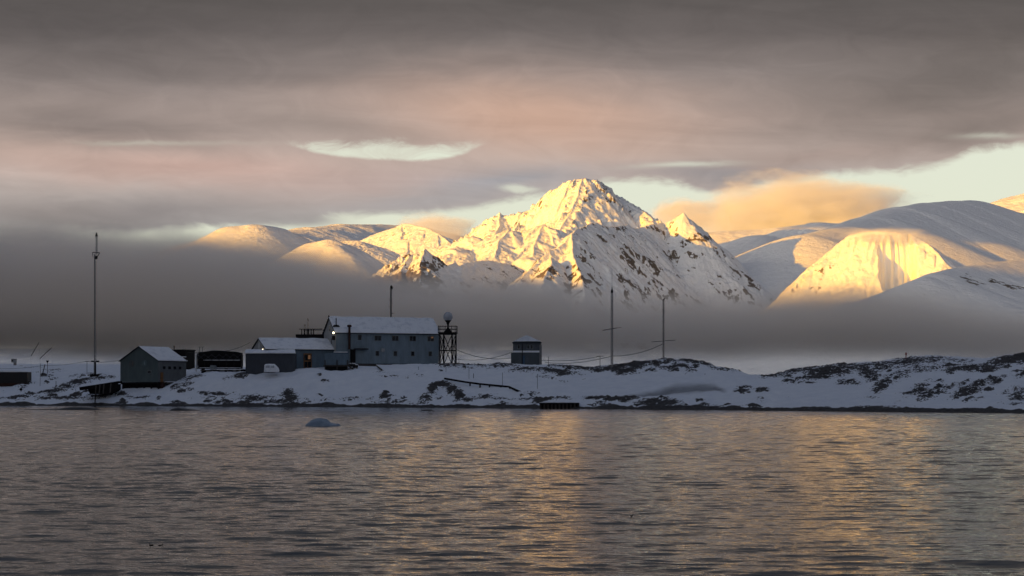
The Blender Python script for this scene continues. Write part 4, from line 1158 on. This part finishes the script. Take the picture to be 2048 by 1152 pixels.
# ------------------------------------------------------------------ radome on its lattice tower
D6 = 391.0; k6 = D6 / F
b6 = P(896, 731, D6)
tw = empty('radome_tower', b6, 0, 'white radome on a black lattice tower with a railed platform beside the main building', 'radome')
H6 = (731 - 667) * k6
m = MB()
LEG = [(-16 * k6, -1.3), (8.5 * k6, -1.5), (15.5 * k6, 1.5), (-9 * k6, 1.7)]
for x, y in LEG:
    m = MB(); m.tube([(x, y, -1.0), (x, y, H6)], .17, 6); m.build('leg', M_BLACK, tw)
m = MB(); hm = H6 * .47
for (a, b) in ((0, 1), (1, 2), (2, 3), (3, 0)):
    (xa, ya), (xb, yb) = LEG[a], LEG[b]
    m.tube([(xa, ya, hm), (xb, yb, hm)], .1, 5); m.tube([(xa, ya, H6 - .15), (xb, yb, H6 - .15)], .12, 5)
    m.tube([(xa, ya, .2), (xb, yb, H6 - .2)], .085, 5); m.tube([(xb, yb, .2), (xa, ya, H6 - .2)], .085, 5)
m.build('cross_brace', M_BLACK, tw)
m = MB()
for i in range(14): m.tube([(-16 * k6 - .05, -1.45, i * H6 / 14), (-18.6 * k6, -1.6, i * H6 / 14)], .03, 4)
m.tube([(-18.6 * k6, -1.6, 0), (-18.6 * k6, -1.6, H6)], .035, 4); m.build('ladder', M_BLACK, tw)
x0, x1 = -19.5 * k6, 18.5 * k6
m = MB(); m.box(x0, x1, -2.1, 2.1, H6, H6 + .24); m.build('platform', M_BLACK, tw)
m = MB(); hr_ = 12.6 * k6
for x in (x0 + .06, x0 + 4.0 * k6, -5 * k6, 7.5 * k6, x1 - 3.6 * k6, x1 - .06):
    m.tube([(x, -2.0, H6 + .2), (x, -2.0, H6 + .2 + hr_)], .07 if x < x0 + .1 or x > x1 - .1 else .055, 5)
for y in (-2.0, 2.0):
    for z in (.52, 1.0): m.tube([(x0, y, H6 + .2 + hr_ * z), (x1, y, H6 + .2 + hr_ * z)], .05, 5)
for x in (x0 + .06, x1 - .06):
    m.tube([(x, 2.0, H6 + .2), (x, 2.0, H6 + .2 + hr_)], .055, 5)
    for z in (.52, 1.0): m.tube([(x, -2, H6 + .2 + hr_ * z), (x, 2, H6 + .2 + hr_ * z)], .045, 5)
m.build('railing', M_BLACK, tw)
m = MB(); z0 = H6 + .24
m.lathe([(8.5 * k6, z0), (7.6 * k6, z0 + 2.0 * k6), (4 * k6, z0 + 6 * k6), (1.9 * k6, z0 + 9 * k6), (1.6 * k6, z0 + 13 * k6), (2.2 * k6, z0 + 17 * k6), (4 * k6, z0 + 21 * k6), (6.6 * k6, z0 + 23.6 * k6), (6.6 * k6, z0 + 24.2 * k6)], 20)
m.build('pedestal', M_BLACK, tw, True)
def radome_mat():
    m, t, b = new_mat('frosted_radome'); o = obj_co(t); n = noise(t, o, 1.6, 4, .6)
    t.links.new(mixc(t, n.lin(.3, .7), (.34, .36, .40), (.50, .52, .56)), b.inputs['Base Color']); b.inputs['Roughness'].default_value = .7
    return m
m = MB(); zc = z0 + 31.4 * k6; rd = 9.7 * k6
m.lathe([(max(.02, rd * math.sin(a)), zc - rd * 1.0 * math.cos(a)) for a in np.linspace(.62, math.pi, 18)], 28)
m.build('dome', radome_mat(), tw, True)

# ------------------------------------------------------------------ the hut on the rise
D7 = 386.0; k7 = D7 / F
b7 = P(1022, 733, D7)
ht = empty('lookout_hut', b7, 0, 'small two-step blue hut with a snowy pyramid roof standing alone on the rocky rise', 'hut')
x1, x2 = 0, 57 * k7
hL = (733 - 705) * k7; hU = (733 - 686) * k7
m = MB(); m.box(x1, x2, 0, 5.4, -1.2, hL); m.build('lower_wall', clad('hut_lower_cladding', (.062, .078, .090), pitch=.3), ht)
m = MB(); m.box(4 * k7, 60 * k7, .9, 5.6, -1.0, hU); uw = m.build('upper_wall', clad('hut_upper_cladding', (.085, .10, .12), pitch=.3), ht)
cx_, cy_ = 32 * k7, 3.2; hx, hy = 29.5 * k7, 2.9
m = MB(); ap = (cx_, cy_, hU + 15.0 * k7); cs = [(cx_ - hx, cy_ - hy, hU + .02), (cx_ + hx, cy_ - hy, hU + .02), (cx_ + hx, cy_ + hy, hU + .02), (cx_ - hx, cy_ + hy, hU + .02)]
lo_ = [(x, y, z - .0) for x, y, z in cs]; hi_ = [(x, y, z + .14) for x, y, z in cs]; m.poly(lo_[::-1])
for i in range(4): m.poly([lo_[i], lo_[(i + 1) % 4], hi_[(i + 1) % 4], hi_[i]]); m.poly([hi_[i], hi_[(i + 1) % 4], ap])
rf7 = m.build('roof', M_TRIM, ht)
m = MB(); q_ = [(cx_ + (x - cx_) * .93, cy_ + (y - cy_) * .93, z + .36) for x, y, z in cs]; ap2 = (ap[0], ap[1], ap[2] + .24)
n_ = 8
for i in range(4):
    a_, b_ = Vector(q_[i]), Vector(q_[(i + 1) % 4]); c_ = Vector(ap2)
    for j in range(n_):
        l0, l1 = j / n_, (j + 1) / n_
        A_1, B_1, A_2, B_2 = a_.lerp(c_, l0), b_.lerp(c_, l0), a_.lerp(c_, l1), b_.lerp(c_, l1)
        for s in range(6):
            pts = [A_1.lerp(B_1, s / 6), A_1.lerp(B_1, (s + 1) / 6), A_2.lerp(B_2, (s + 1) / 6), A_2.lerp(B_2, s / 6)]
            pts = [p + Vector((0, 0, .10 * float(gnoise(np.array([p.x * .9]), np.array([p.y * .9 + 4]), 9)[0]))) for p in pts]
            m.poly(pts)
m.build('snow_cover', roof_snow('thin_roof_snow', .85), rf7)
for x, w in ((15.5, .42), (34.5, .42), (41.5, .42)): window(ht, x * k7, hU - 7.5 * k7, w, .75, .897)
m = MB(); m.box(4.2 * k7, 57 * k7 - .02, -.05, .897, hL + .004, hL + .42); m.build('ledge_snow', M_SNOW, ht)
m = MB(); m.box(57 * k7 + .02, 61.5 * k7, -.1, .6, -1, hU - .4); m.build('side_post', plain('pale_board', (.22, .22, .225), .7), ht)
m = MB(); m.box(57.5 * k7 + .25, 60.5 * k7, -.16, -.103, -.6, hU - 1.0); m.build('side_door', M_BLACK, ht)
m = MB(); m.tube([(22.5 * k7, -.12, -.2), (22.5 * k7, -.12, hU - 2.0 * k7)], .1, 6); m.build('downpipe', M_DARK, ht)
m = MB(); m.box(23.4 * k7, 27.6 * k7, -.05, -.004, .55, 2.4); m.build('blue_panel', plain('blue_door_paint', (.03, .075, .14), .6), ht)

# ------------------------------------------------------------------ lattice masts
def lattice(mb, x, y, z0, z1, w, r, seg):
    """three-legged lattice between two heights"""
    pts = [(x + w * math.cos(a), y + w * math.sin(a)) for a in (math.pi * 1.5, math.pi * .166, math.pi * .833)]
    for px_, py_ in pts: mb.tube([(px_, py_, z0), (px_, py_, z1)], r, 5)
    n = max(2, int((z1 - z0) / seg))
    for k in range(n):
        za, zb = z0 + (z1 - z0) * k / n, z0 + (z1 - z0) * (k + 1) / n
        for i in range(3):
            a, b = pts[i], pts[(i + 1) % 3]
            mb.tube([(a[0], a[1], za), (b[0], b[1], zb)], r * .55, 4)
            mb.tube([(a[0], a[1], za), (b[0], b[1], za)], r * .5, 4)

D8 = 418.0; k8 = D8 / F
b8 = P(190, 750, D8)
ms = empty('lattice_mast', b8, 0, 'very tall pale lattice mast rising alone left of the boathouse', 'mast')
m = MB(); HM = (750 - 508) * k8; HT = (750 - 473) * k8
lattice(m, 0, 0, 0, HM, .24, .055, .7); m.build('lower_section', M_GALV, ms)
m = MB(); lattice(m, 3 * k8, 0, HM, HT, .2, .05, .6); m.build('upper_section', plain('weathered_pale_steel', (.30, .30, .30), .6), ms)
m = MB(); m.lathe([(.1, 0), (.42, .02), (.24, .3), (.17, .75), (.05, 1.0)], 10, (3 * k8, 0, HT)); m.build('top_cap', M_DARK, ms)
m = MB(); zz = HM + .1; m.tube([(-.6, 0, zz + .3), (1.15, 0, zz + .2)], .09, 5); m.tube([(1.1, 0, zz + .2), (.35, 0, zz - 1.1)], .1, 5); m.tube([(-.6, 0, zz + .3), (-.5, 0, zz - .9)], .06, 5); m.box(-.05, .55, -.2, .2, zz - 1.3, zz - .6); m.build('side_bracket', M_DARK, ms)
m = MB(); z_ = (750 - 723) * k8; m.box(-.95, -.1, -.15, .15, z_ - .12, z_ + .2); m.box(.15, 1.0, -.15, .15, z_ - .12, z_ + .2); m.tube([(0, 0, 0), (0, 0, z_)], .28, 8); m.build('insulator_arm', M_DARK, ms)
m = MB(); m.box(-9 * k8, 8 * k8, -.8, .8, -.9, .22); m.build('foundation', M_BLACK, ms)

D9 = 420.0; k9_ = D9 / F
ms = empty('lattice_mast', P(782, 700, D9), 0, 'thin dark mast with short side arms rising behind the main building roof', 'mast')
m = MB(); lattice(m, 0, 0, -6, (700 - 577) * k9_, .2, .06, .6); m.build('lattice', M_MASTD, ms)
m = MB(); m.box(-.2, .42, -.2, .2, (700 - 578) * k9_, (700 - 573) * k9_); m.lathe([(.1, 0), (.26, .2), (.24, .6), (.06, .8)], 8, (.05, 0, (700 - 577) * k9_)); m.build('top_unit', M_BLACK, ms)
for dz_, a, b in ((700 - 600, -5, 2), (700 - 608, -3, 4), (700 - 614, -6, 0), (700 - 627, 0, 8)):
    m = MB(); m.tube([(a * k9_, 0, dz_ * k9_), (b * k9_, 0, dz_ * k9_ + .1)], .04, 4); m.build('side_arm', M_MASTD, ms)

D10 = 368.0; k10 = D10 / F
ms = empty('lattice_mast', P(1224, 750, D10), 0, 'tall pale mast with one short crossbar, right of the lookout hut', 'mast')
m = MB(); lattice(m, 0, 0, -.5, (750 - 586) * k10, .23, .06, .65); m.build('lattice', plain('pale_mast_steel', (.26, .25, .25), .6), ms)
m = MB(); zt_ = (750 - 586) * k10; m.box(-.22, .22, -.22, .22, zt_, zt_ + .55); m.lathe([(.18, .5), (.1, .9), (.03, 1.4)], 8, (0, 0, zt_)); m.build('top_unit', M_BLACK, ms)
m = MB(); m.tube([(0, 0, zt_ + 1.3), (0, 0, zt_ + 5.0)], .045, 5); m.build('whip_aerial', M_GALV, ms)
m = MB(); z_ = (750 - 657.5) * k10; m.tube([(-18.5 * k10, -.2, z_ - .35), (10 * k10, .2, z_ + .18)], .08, 5); m.tube([(10 * k10, .2, z_ + .18), (19 * k10, .3, z_ + .3)], .03, 5); m.build('crossbar', M_MASTD, ms)

D11 = 372.0; k11 = D11 / F
ms = empty('lattice_mast', P(1327, 717, D11), 0, 'slender mast with a long thin crossbar, on top of the rocky knoll', 'mast')
m = MB(); lattice(m, 0, 0, -.5, (717 - 601) * k11, .16, .048, .6); m.build('lattice', plain('brownish_mast_steel', (.19, .175, .165), .6), ms)
m = MB(); zt_ = (717 - 601) * k11; m.prism([(-.25, zt_), (.18, zt_), (.3, zt_ + .45), (.1, zt_ + .5)], -.12, .12); m.build('top_unit', M_MASTD, ms)
m = MB(); z_ = (717 - 681.5) * k11; m.tube([(-24 * k11, 0, z_ - .25), (24 * k11, .3, z_ + .15)], .06, 5); m.tube([(-14 * k11, -1, z_ - .1), (-14 * k11, 1, z_ - .1)], .03, 4); m.tube([(14 * k11, -1, z_ + .1), (14 * k11, 1, z_ + .1)], .03, 4); m.build('crossbar', M_MASTD, ms)

# ------------------------------------------------------------------ aerial rods, held up by thin stays, on the left
def rod(px0, py0, px1, py1, D, label):
    e = empty('aerial_rod', P(px0, py0, D), 0, label, 'aerial', 'slanting aerial rods by the left mast')
    v = P(px1, py1, D) - P(px0, py0, D)
    m = MB(); m.tube([(0, 0, 0), v], .085, 6); m.build('rod', M_DARK, e)
    gx, gz = v.x * .0 - 1.0, None
    p = P(px0, py0, D); g0 = ground(p.x, D) - p.z - .1
    m = MB(); m.tube([(0, 0, 0), (0, .4, g0)], .012, 4); m.tube([v, (v.x + .3, .6, g0)], .012, 4); m.build('stay', M_GALV, e)
rod(62, 712, 78, 685, 425, 'steeper of two black aerial rods leaning above the left snowfield')
rod(80, 717, 103, 695.5, 425, 'flatter of two black aerial rods leaning above the left snowfield')

# ------------------------------------------------------------------ hut and small things on the far left
D12 = 412.0; k12 = D12 / F
r_ = empty('container_hut', P(20, 768, D12), 3, 'long dark ribbed container hut under snow at the left edge', 'hut')
m = MB(); m.box(-70 * k12, 34 * k12, 0, 4.5, -.6, 24 * k12); w_ = m.build('wall', clad('dark_ribbed_steel', (.011, .009, .010), pitch=.75), r_)
m = MB(); m.prism([(-70 * k12, 24 * k12 + .003), (34 * k12, 24 * k12 + .003), (30 * k12, 25.6 * k12), (10 * k12, 27 * k12), (-30 * k12, 27.6 * k12), (-70 * k12, 27 * k12)], -.1, 4.6); m.build('snow_cover', M_SNOW, r_)
m = MB(); m.box(-70 * k12, 33.8 * k12, -.5, -.004, -.9, .2); m.build('sill', M_RUST, r_)
r_ = empty('white_cabin', P(27, 729, 470), 0, 'tiny pale cabin on stilts on the far left skyline', 'cabin')
k = 470 / F
m = MB(); m.box(-4.5 * k, 4 * k, 0, 1.2, 4 * k, 10.5 * k); m.build('wall', plain('cabin_grey', (.24, .25, .26), .7), r_)
m = MB(); m.box(-4.8 * k, 4.3 * k, -.1, 1.3, 10.5 * k, 11.2 * k); m.build('roof', M_TRIM, r_)
m = MB(); m.box(-4.3 * k, -1 * k, -.05, -.004, 6 * k, 9.5 * k); m.build('door', M_DARK, r_)
m = MB(); m.box(-.5 * k, 4 * k, .2, 1, -2.5 * k, 3.97 * k); m.build('leg', plain('cabin_leg', (.2, .2, .21), .7), r_)

# posts and markers: (column, row of foot, row of top, distance, radius, lean px, label, kind)
POSTS = [
 (80, 769, 727, 409, .05, 1, 'thin grey post standing in snow right of the dark container hut', 'post'),
 (174, 748, 722, 425, .06, 0, 'utility pole with a short crossarm close to the tall mast', 'utility pole'),
 (112, 786, 762, 399, .075, 0, 'short stout post on the rocky slope below the tall mast', 'post'),
 (117, 790, 775, 397, .05, 2, 'thin stick beside the stout post on the rocky slope', 'post'),
 (155, 790, 778, 395, .05, -4, 'leaning stick just left of the slipway', 'post'),
 (42, 785, 778, 402, .16, 0, 'dark stubby bollard on the shore below the container hut', 'bollard'),
 (938, 760, 736, 367, .045, 0, 'thin snow marker pole above the long pipe rail', 'marker pole'),
 (947, 754, 747, 368, .07, 0, 'short dark stub in the snow next to a thin marker pole', 'post'),
 (1005, 772, 745, 358, .045, 0, 'thin marker pole in the snow just above the bend of the pipe rail', 'marker pole'),
 (1075, 782, 748, 352, .045, 0, 'thin marker pole in open snow above the lower end of the pipe rail', 'marker pole'),
 (1097, 733, 713, 384, .05, 0, 'thin pole on the rise immediately right of the lookout hut', 'post'),
 (1200, 740, 711, 372, .055, 0, 'cable post left of the mast with one crossbar', 'utility pole'),
 (1410, 758, 747, 347, .045, 0, 'lone thin stick high on the snow above the grey band of painted shade', 'marker pole'),
 (1812, 724, 710, 366, .10, 0, 'reddish beacon post on the right-hand hill crest', 'beacon'),
 (918, 728, 717, 387, .04, 0, 'thin cable peg on the rocks right of the radome tower', 'post'),
 (837, 742, 733, 378, .04, 0, 'small peg in the snow below the main building right half', 'post'),
 (892, 745, 733, 375, .04, 0, 'small peg in the snow below the radome tower', 'post'),
]
for px, y0, y1, D, r, lean, lab, cat in POSTS:
    p0, p1 = P(px, y0, D), P(px + lean, y1, D)
    g = ground(p0.x, p0.y)
    e = empty(cat.replace(' ', '_'), (p0.x, p0.y, g), 0, lab, cat)
    v = p1 - Vector((p0.x, p0.y, g))
    m = MB(); m.tube([(0, 0, -.6), v], r, 6); m.build('pole', M_RED if cat == 'beacon' else M_MASTD, e)
    if cat == 'utility pole':
        m = MB(); m.tube([(v.x - .7, 0, v.z - .15), (v.x + .7, 0, v.z - .15)], .05, 5); m.build('crossarm', M_MASTD, e)
    if cat == 'beacon':
        m = MB(); m.box(v.x - .16, v.x + .16, -.16, .16, v.z, v.z + .5); m.build('top_mark', M_RED, e)
    if cat == 'bollard':
        m = MB(); m.lathe([(.28, v.z - .3), (.34, v.z), (.2, v.z + .25)], 10, (v.x, 0, 0)); m.build('cap', M_BLACK, e)
p = P(95, 742, 430)
e = empty('loudhailer_pole', p, 0, 'small pole with a dark funnel-shaped head left of the tall mast', 'aerial')
k = 430 / F
m = MB(); m.tube([(0, 0, -1), (0, 0, 18 * k)], .06, 5); m.build('pole', M_DARK, e)
m = MB(); m.lathe([(.08, 16.5 * k), (.22, 18 * k), (.36, 20.5 * k), (.30, 21 * k)], 10); m.build('funnel_head', M_BLACK, e)
e = empty('leaning_post', P(85, 745, 428), 0, 'dark leaning post on the snow just left of the funnel-headed pole', 'post')
m = MB(); m.tube([(0, 0, -.5), (5 * k, 0, 16 * k)], .11, 5); m.build('pole', M_DARK, e)
e = empty('crate', P(1021, 746, 374), 0, 'dark brown crate lying on the snow below the lookout hut', 'crate')
m = MB(); m.box(-.55, .5, -.4, .5, -.4, .5); m.build('box', M_RUST, e); m = MB(); m.box(-.57, .52, -.42, .52, .503, .6); m.build('lid', M_BLACK, e)
e = empty('crate', P(886, 734, 384), 0, 'small snow-capped crate at the foot of the radome tower', 'crate')
m = MB(); m.box(-.4, .4, -.3, .3, -.5, .18); m.build('box', M_BLACK, e); m = MB(); m.box(-.36, .36, -.27, .27, .183, .4); m.build('snow_cover', M_SNOW, e)
# ruined stone wall on the right hill
k = 352 / F
e = empty('stone_shelter', P(1914, 742, 352), 0, 'low grey stone shelter wall on the slope of the right-hand hill', 'shelter')
m = MB(); m.prism([(-17 * k, -.6), (17 * k, -.6), (16.5 * k, 6.2 * k), (4 * k, 7.2 * k), (-9 * k, 7 * k), (-16.5 * k, 9.2 * k)], 0, 2.2); w_ = m.build('wall', plain('grey_stone', (.05, .047, .045), .9, .5, 1.6), e)
m = MB(); m.prism([(-16.4 * k, 9.25 * k), (-9 * k, 7.05 * k), (4 * k, 7.25 * k), (16.4 * k, 6.25 * k), (15 * k, 6.7 * k), (3 * k, 7.9 * k), (-9 * k, 7.7 * k), (-15.5 * k, 9.8 * k)][::-1], .15, 2.05); m.build('snow_cover', roof_snow('wall_snow', .8), e)

# ------------------------------------------------------------------ pipe rail on posts running down to the landing
e = empty('pipe_rail', (0, 0, 0), 0, 'long dark pipe rail on short posts stepping down the snow to the landing', 'rail')
pp = [P(889, 757, 364), P(930, 764, 361), P(960, 768, 359), P(1017, 773.5, 356), P(1036, 782, 351), P(1068, 795, 345)]
m = MB()
for a_, b_ in zip(pp[:-1], pp[1:]): m.tube([a_, b_], .22, 6)
m.build('pipe', M_BLACK, e)
for px, y0, y1, D in ((940, 766, 771, 360), (960, 768, 776, 358.5), (979, 770, 780, 357.5), (1002, 772, 784, 356.5), (1020, 775, 783, 354.5), (1037, 783, 791, 351), (1050, 788, 797, 348.5)):
    m = MB(); m.tube([P(px, y0, D), P(px, y1 + 1, D)], .17, 5); m.build('post', M_BLACK, e)
# landing stage
e = empty('landing_stage', P(1119, 815.8, 330.6), 0, 'low black timber landing stage at the water edge with a dusting of snow', 'jetty')
k = 330.6 / F
m = MB(); m.box(-40 * k, 40 * k, 0, 4, 7.2 * k, 10 * k); dk = m.build('deck', M_BLACK, e)
for i in range(11):
    x = (-38 + i * 7.6) * k
    m = MB(); m.box(x - .16, x + .16, -.06, .34, -1.5, 7.15 * k); m.build('pile', M_WOOD, e)
m = MB(); m.box(-39 * k, 39 * k, .5, 3.5, -1.5, 7.1 * k); m.build('back_wall', M_BLACK, e)
m = MB()
for i in range(9): m.box((-38 + i * 8.3) * k, (-32 + i * 8.3 + i % 3) * k, .1, 3.6, 10.03 * k, (10.9 + .7 * (i % 2)) * k)
m.build('snow_cover', roof_snow('deck_snow', .8), dk)
m = MB(); m.tube([(-28 * k, .05, 7 * k), (-24 * k, .05, 2 * k)], .06, 5); m.tube([(14 * k, .05, 9 * k), (14 * k, .05, 0)], .1, 5); m.build('fender', M_RUST, e)

# ------------------------------------------------------------------ cables
def cable(a, b, sag, label, r=.05, n=18):
    a, b = Vector(a), Vector(b); m = MB()
    m.tube([a.lerp(b, i / n) - Vector((0, 0, sag * 4 * (i / n) * (1 - i / n))) for i in range(n + 1)], r, 5)
    tag(m.build('cable', M_WIRE), label, 'cable')
cable(P(912, 699, 391), P(1022, 716, 386), .9, 'upper cable swinging from the radome tower to the lookout hut')
cable(P(912, 718, 391), P(1022, 705, 386), .8, 'lower cable rising from the radome tower foot to the lookout hut')
cable(P(1082, 720, 386), P(1200, 712.5, 372), .5, 'cable from the lookout hut to the cable post at its right')
cable(P(1090, 725, 386), P(1223, 712, 368), .7, 'second lower cable from the lookout hut towards the tall crossbar mast')
cable(P(1223, 712, 368), P(1325, 688, 372), .7, 'faint cable climbing between the two right-hand masts')
cable(P(500, 685, 388), P(436, 703, 402), .5, 'cable sloping from the long building gable down to the fuel tank', .042)
cable(P(374, 704.5, 424), P(402, 704, 403), .15, 'short cable between the black flat-roofed building and the aerial frame')
cable(P(80, 731, 409), P(174, 722, 425), .35, 'slack cable from the thin grey post to the utility pole by the tall mast', .03)
cable(P(174, 722.5, 425), P(236, 721, 395), .3, 'cable from the utility pole by the tall mast to the boathouse', .034)
cable(P(-60, 731, 425), P(80, 732, 409), .7, 'cable running out of sight past the left edge above the container hut', .03)
cable(P(695, 654, 392), P(782, 640, 420), .4, 'thin stay from the flue of the main building to the dark mast', .016)

# ------------------------------------------------------------------ skerries, ice and birds on the water
def rock_mesh(name, prof, D, depth, mat, label, cat, seed, detail=26, amp=.12):
    """a lump whose outline seen from the sea is prof (column, height in px), rounded in depth"""
    k = D / F
    pxs_ = [p[0] for p in prof]; c = .5 * (pxs_[0] + pxs_[-1])
    n = detail * 2; mrow = 14
    us = np.linspace(pxs_[0], pxs_[-1], n); hs = np.interp(us, pxs_, [p[1] for p in prof]) * k
    vs = np.linspace(-1, 1, mrow)
    U, V = np.meshgrid(us, vs); Hh = hs[None, :] * np.sqrt(np.clip(1 - V ** 2, 0, 1)) ** .8
    X = (U - c) * k; taper = np.sqrt(np.clip(1 - ((U - c) / (pxs_[-1] - c)) ** 2, .02, 1)); Y = V * depth * taper
    Hh = Hh + fbm(X * 1.6 + seed, Y * 1.6, 4, seed) * amp * np.clip(Hh * 2, 0, 1) - .14
    ob = grid_mesh(name, X, Y, Hh, mat, cat != 'ice floe'); ob.location = ((c - 1024) * k, D, 0)
    tag(ob, label, cat); return ob
def wl(py): return CAMZ * F / (py - HZ)
rock_mesh('skerry', [(32, 0), (45, 2), (70, 3), (95, 3.2), (120, 4), (140, 7), (160, 7.5), (180, 6), (200, 3.5), (204, 0)], wl(819.5), 2.4, M_ROCK, 'longest black skerry awash off the left shore', 'skerry', 3)
rock_mesh('skerry', [(335, 0), (345, 5), (355, 8), (365, 6.5), (380, 4.5), (400, 2.5), (408, 0)], wl(821), 1.5, M_ROCK, 'small humped black skerry off the boathouse', 'skerry', 7)
rock_mesh('skerry', [(615, 0), (640, 1.6), (660, 2.2), (680, 2.6), (690, 0)], wl(824), .9, M_ROCK, 'flat black skerry barely showing behind the ice floe', 'skerry', 9)
rock_mesh('skerry', [(836, 0), (846, 4), (858, 4.6), (868, 2.5), (880, 0)], wl(821.5), 1.1, M_ROCK, 'black skerry below the ring of rock in the bank', 'skerry', 12)
def ice_mat():
    m, t, b = new_mat('blue_ice'); o = obj_co(t); n = noise(t, o, 1.4, 5, .6)
    t.links.new(mixc(t, n.lin(.3, .7), (.15, .21, .27), (.28, .34, .41)), b.inputs['Base Color']); b.inputs['Roughness'].default_value = .5
    bump(t, b, n, .5, .12); return m
rock_mesh('ice_floe', [(607, 0), (613, 5.5), (620, 11), (625, 15.5), (633, 17), (641, 17.5), (648, 16.5), (653, 17), (657, 13), (661, 9), (667, 8), (672, 6.5), (677, 7.5), (682, 3), (687, 0)], wl(852), 1.25, ice_mat(), 'lone blue grey lump of ice floating off the station', 'ice floe', 21, 30, .26)

def seabird(px, py, label, rz, scale=1.0, dive=False):
    D = wl(py); p = P(px, py, D)
    e = empty('seabird', (p.x, p.y, .0), rz, label, 'seabird', 'seabirds on the water')
    s = scale; m = MB()
    body = [(.015, -.17), (.05, -.13), (.075, -.05), (.08, .03), (.06, .10), (.03, .15), (.008, .18)]
    n = 12; rings = []
    for r, x in body:
        i = len(m.v); m.v += [(x * s, r * s * math.cos(2 * math.pi * q / n), (.05 + (.03 if x < -.12 else 0) + r * .8 * math.sin(2 * math.pi * q / n)) * s) for q in range(n)]; rings.append(i)
    for a_, b_ in zip(rings[:-1], rings[1:]):
        for q in range(n): m.f.append((a_ + q, b_ + q, b_ + (q + 1) % n, a_ + (q + 1) % n))
    m.f.append(tuple(rings[0] + q for q in range(n))); m.f.append(tuple(rings[-1] + q for q in reversed(range(n))))
    nk = [(.11, .09, .035), (.14, .15, .026), (.155, .20, .028), (.175, .225, .036), (.205, .222, .03), (.235, .212, .012), (.27, .205, .004)]
    rings = []
    for x, z, r in nk:
        i = len(m.v); m.v += [(x * s + 0.0, r * s * math.cos(2 * math.pi * q / n), (z + r * .4 * math.sin(2 * math.pi * q / n)) * s) if x > .16 else ((x + r * .8 * math.sin(2 * math.pi * q / n)) * s, r * s * math.cos(2 * math.pi * q / n), z * s) for q in range(n)]; rings.append(i)
    for a_, b_ in zip(rings[:-1], rings[1:]):
        for q in range(n): m.f.append((a_ + q, b_ + q, b_ + (q + 1) % n, a_ + (q + 1) % n))
    m.f.append(tuple(rings[-1] + q for q in reversed(range(n))))
    m.build('body', M_BLACK, e, True)
    w = MB()
    for sg in (-1, 1):
        w.poly([(.08 * s, sg * .072 * s, .085 * s), (-.05 * s, sg * .088 * s, .09 * s), (-.19 * s, sg * .03 * s, .085 * s), (-.06 * s, sg * .05 * s, .122 * s)])
    w.build('wing', M_DARK, e)
seabird(303, 1092, 'black seabird facing left, left one of a pair floating near the bottom', 180, .34)
seabird(321, 1093, 'black seabird facing right, right one of a pair floating near the bottom', 0, .34)
seabird(1263, 1033, 'single dark seabird resting on the water by itself', 20, .3)
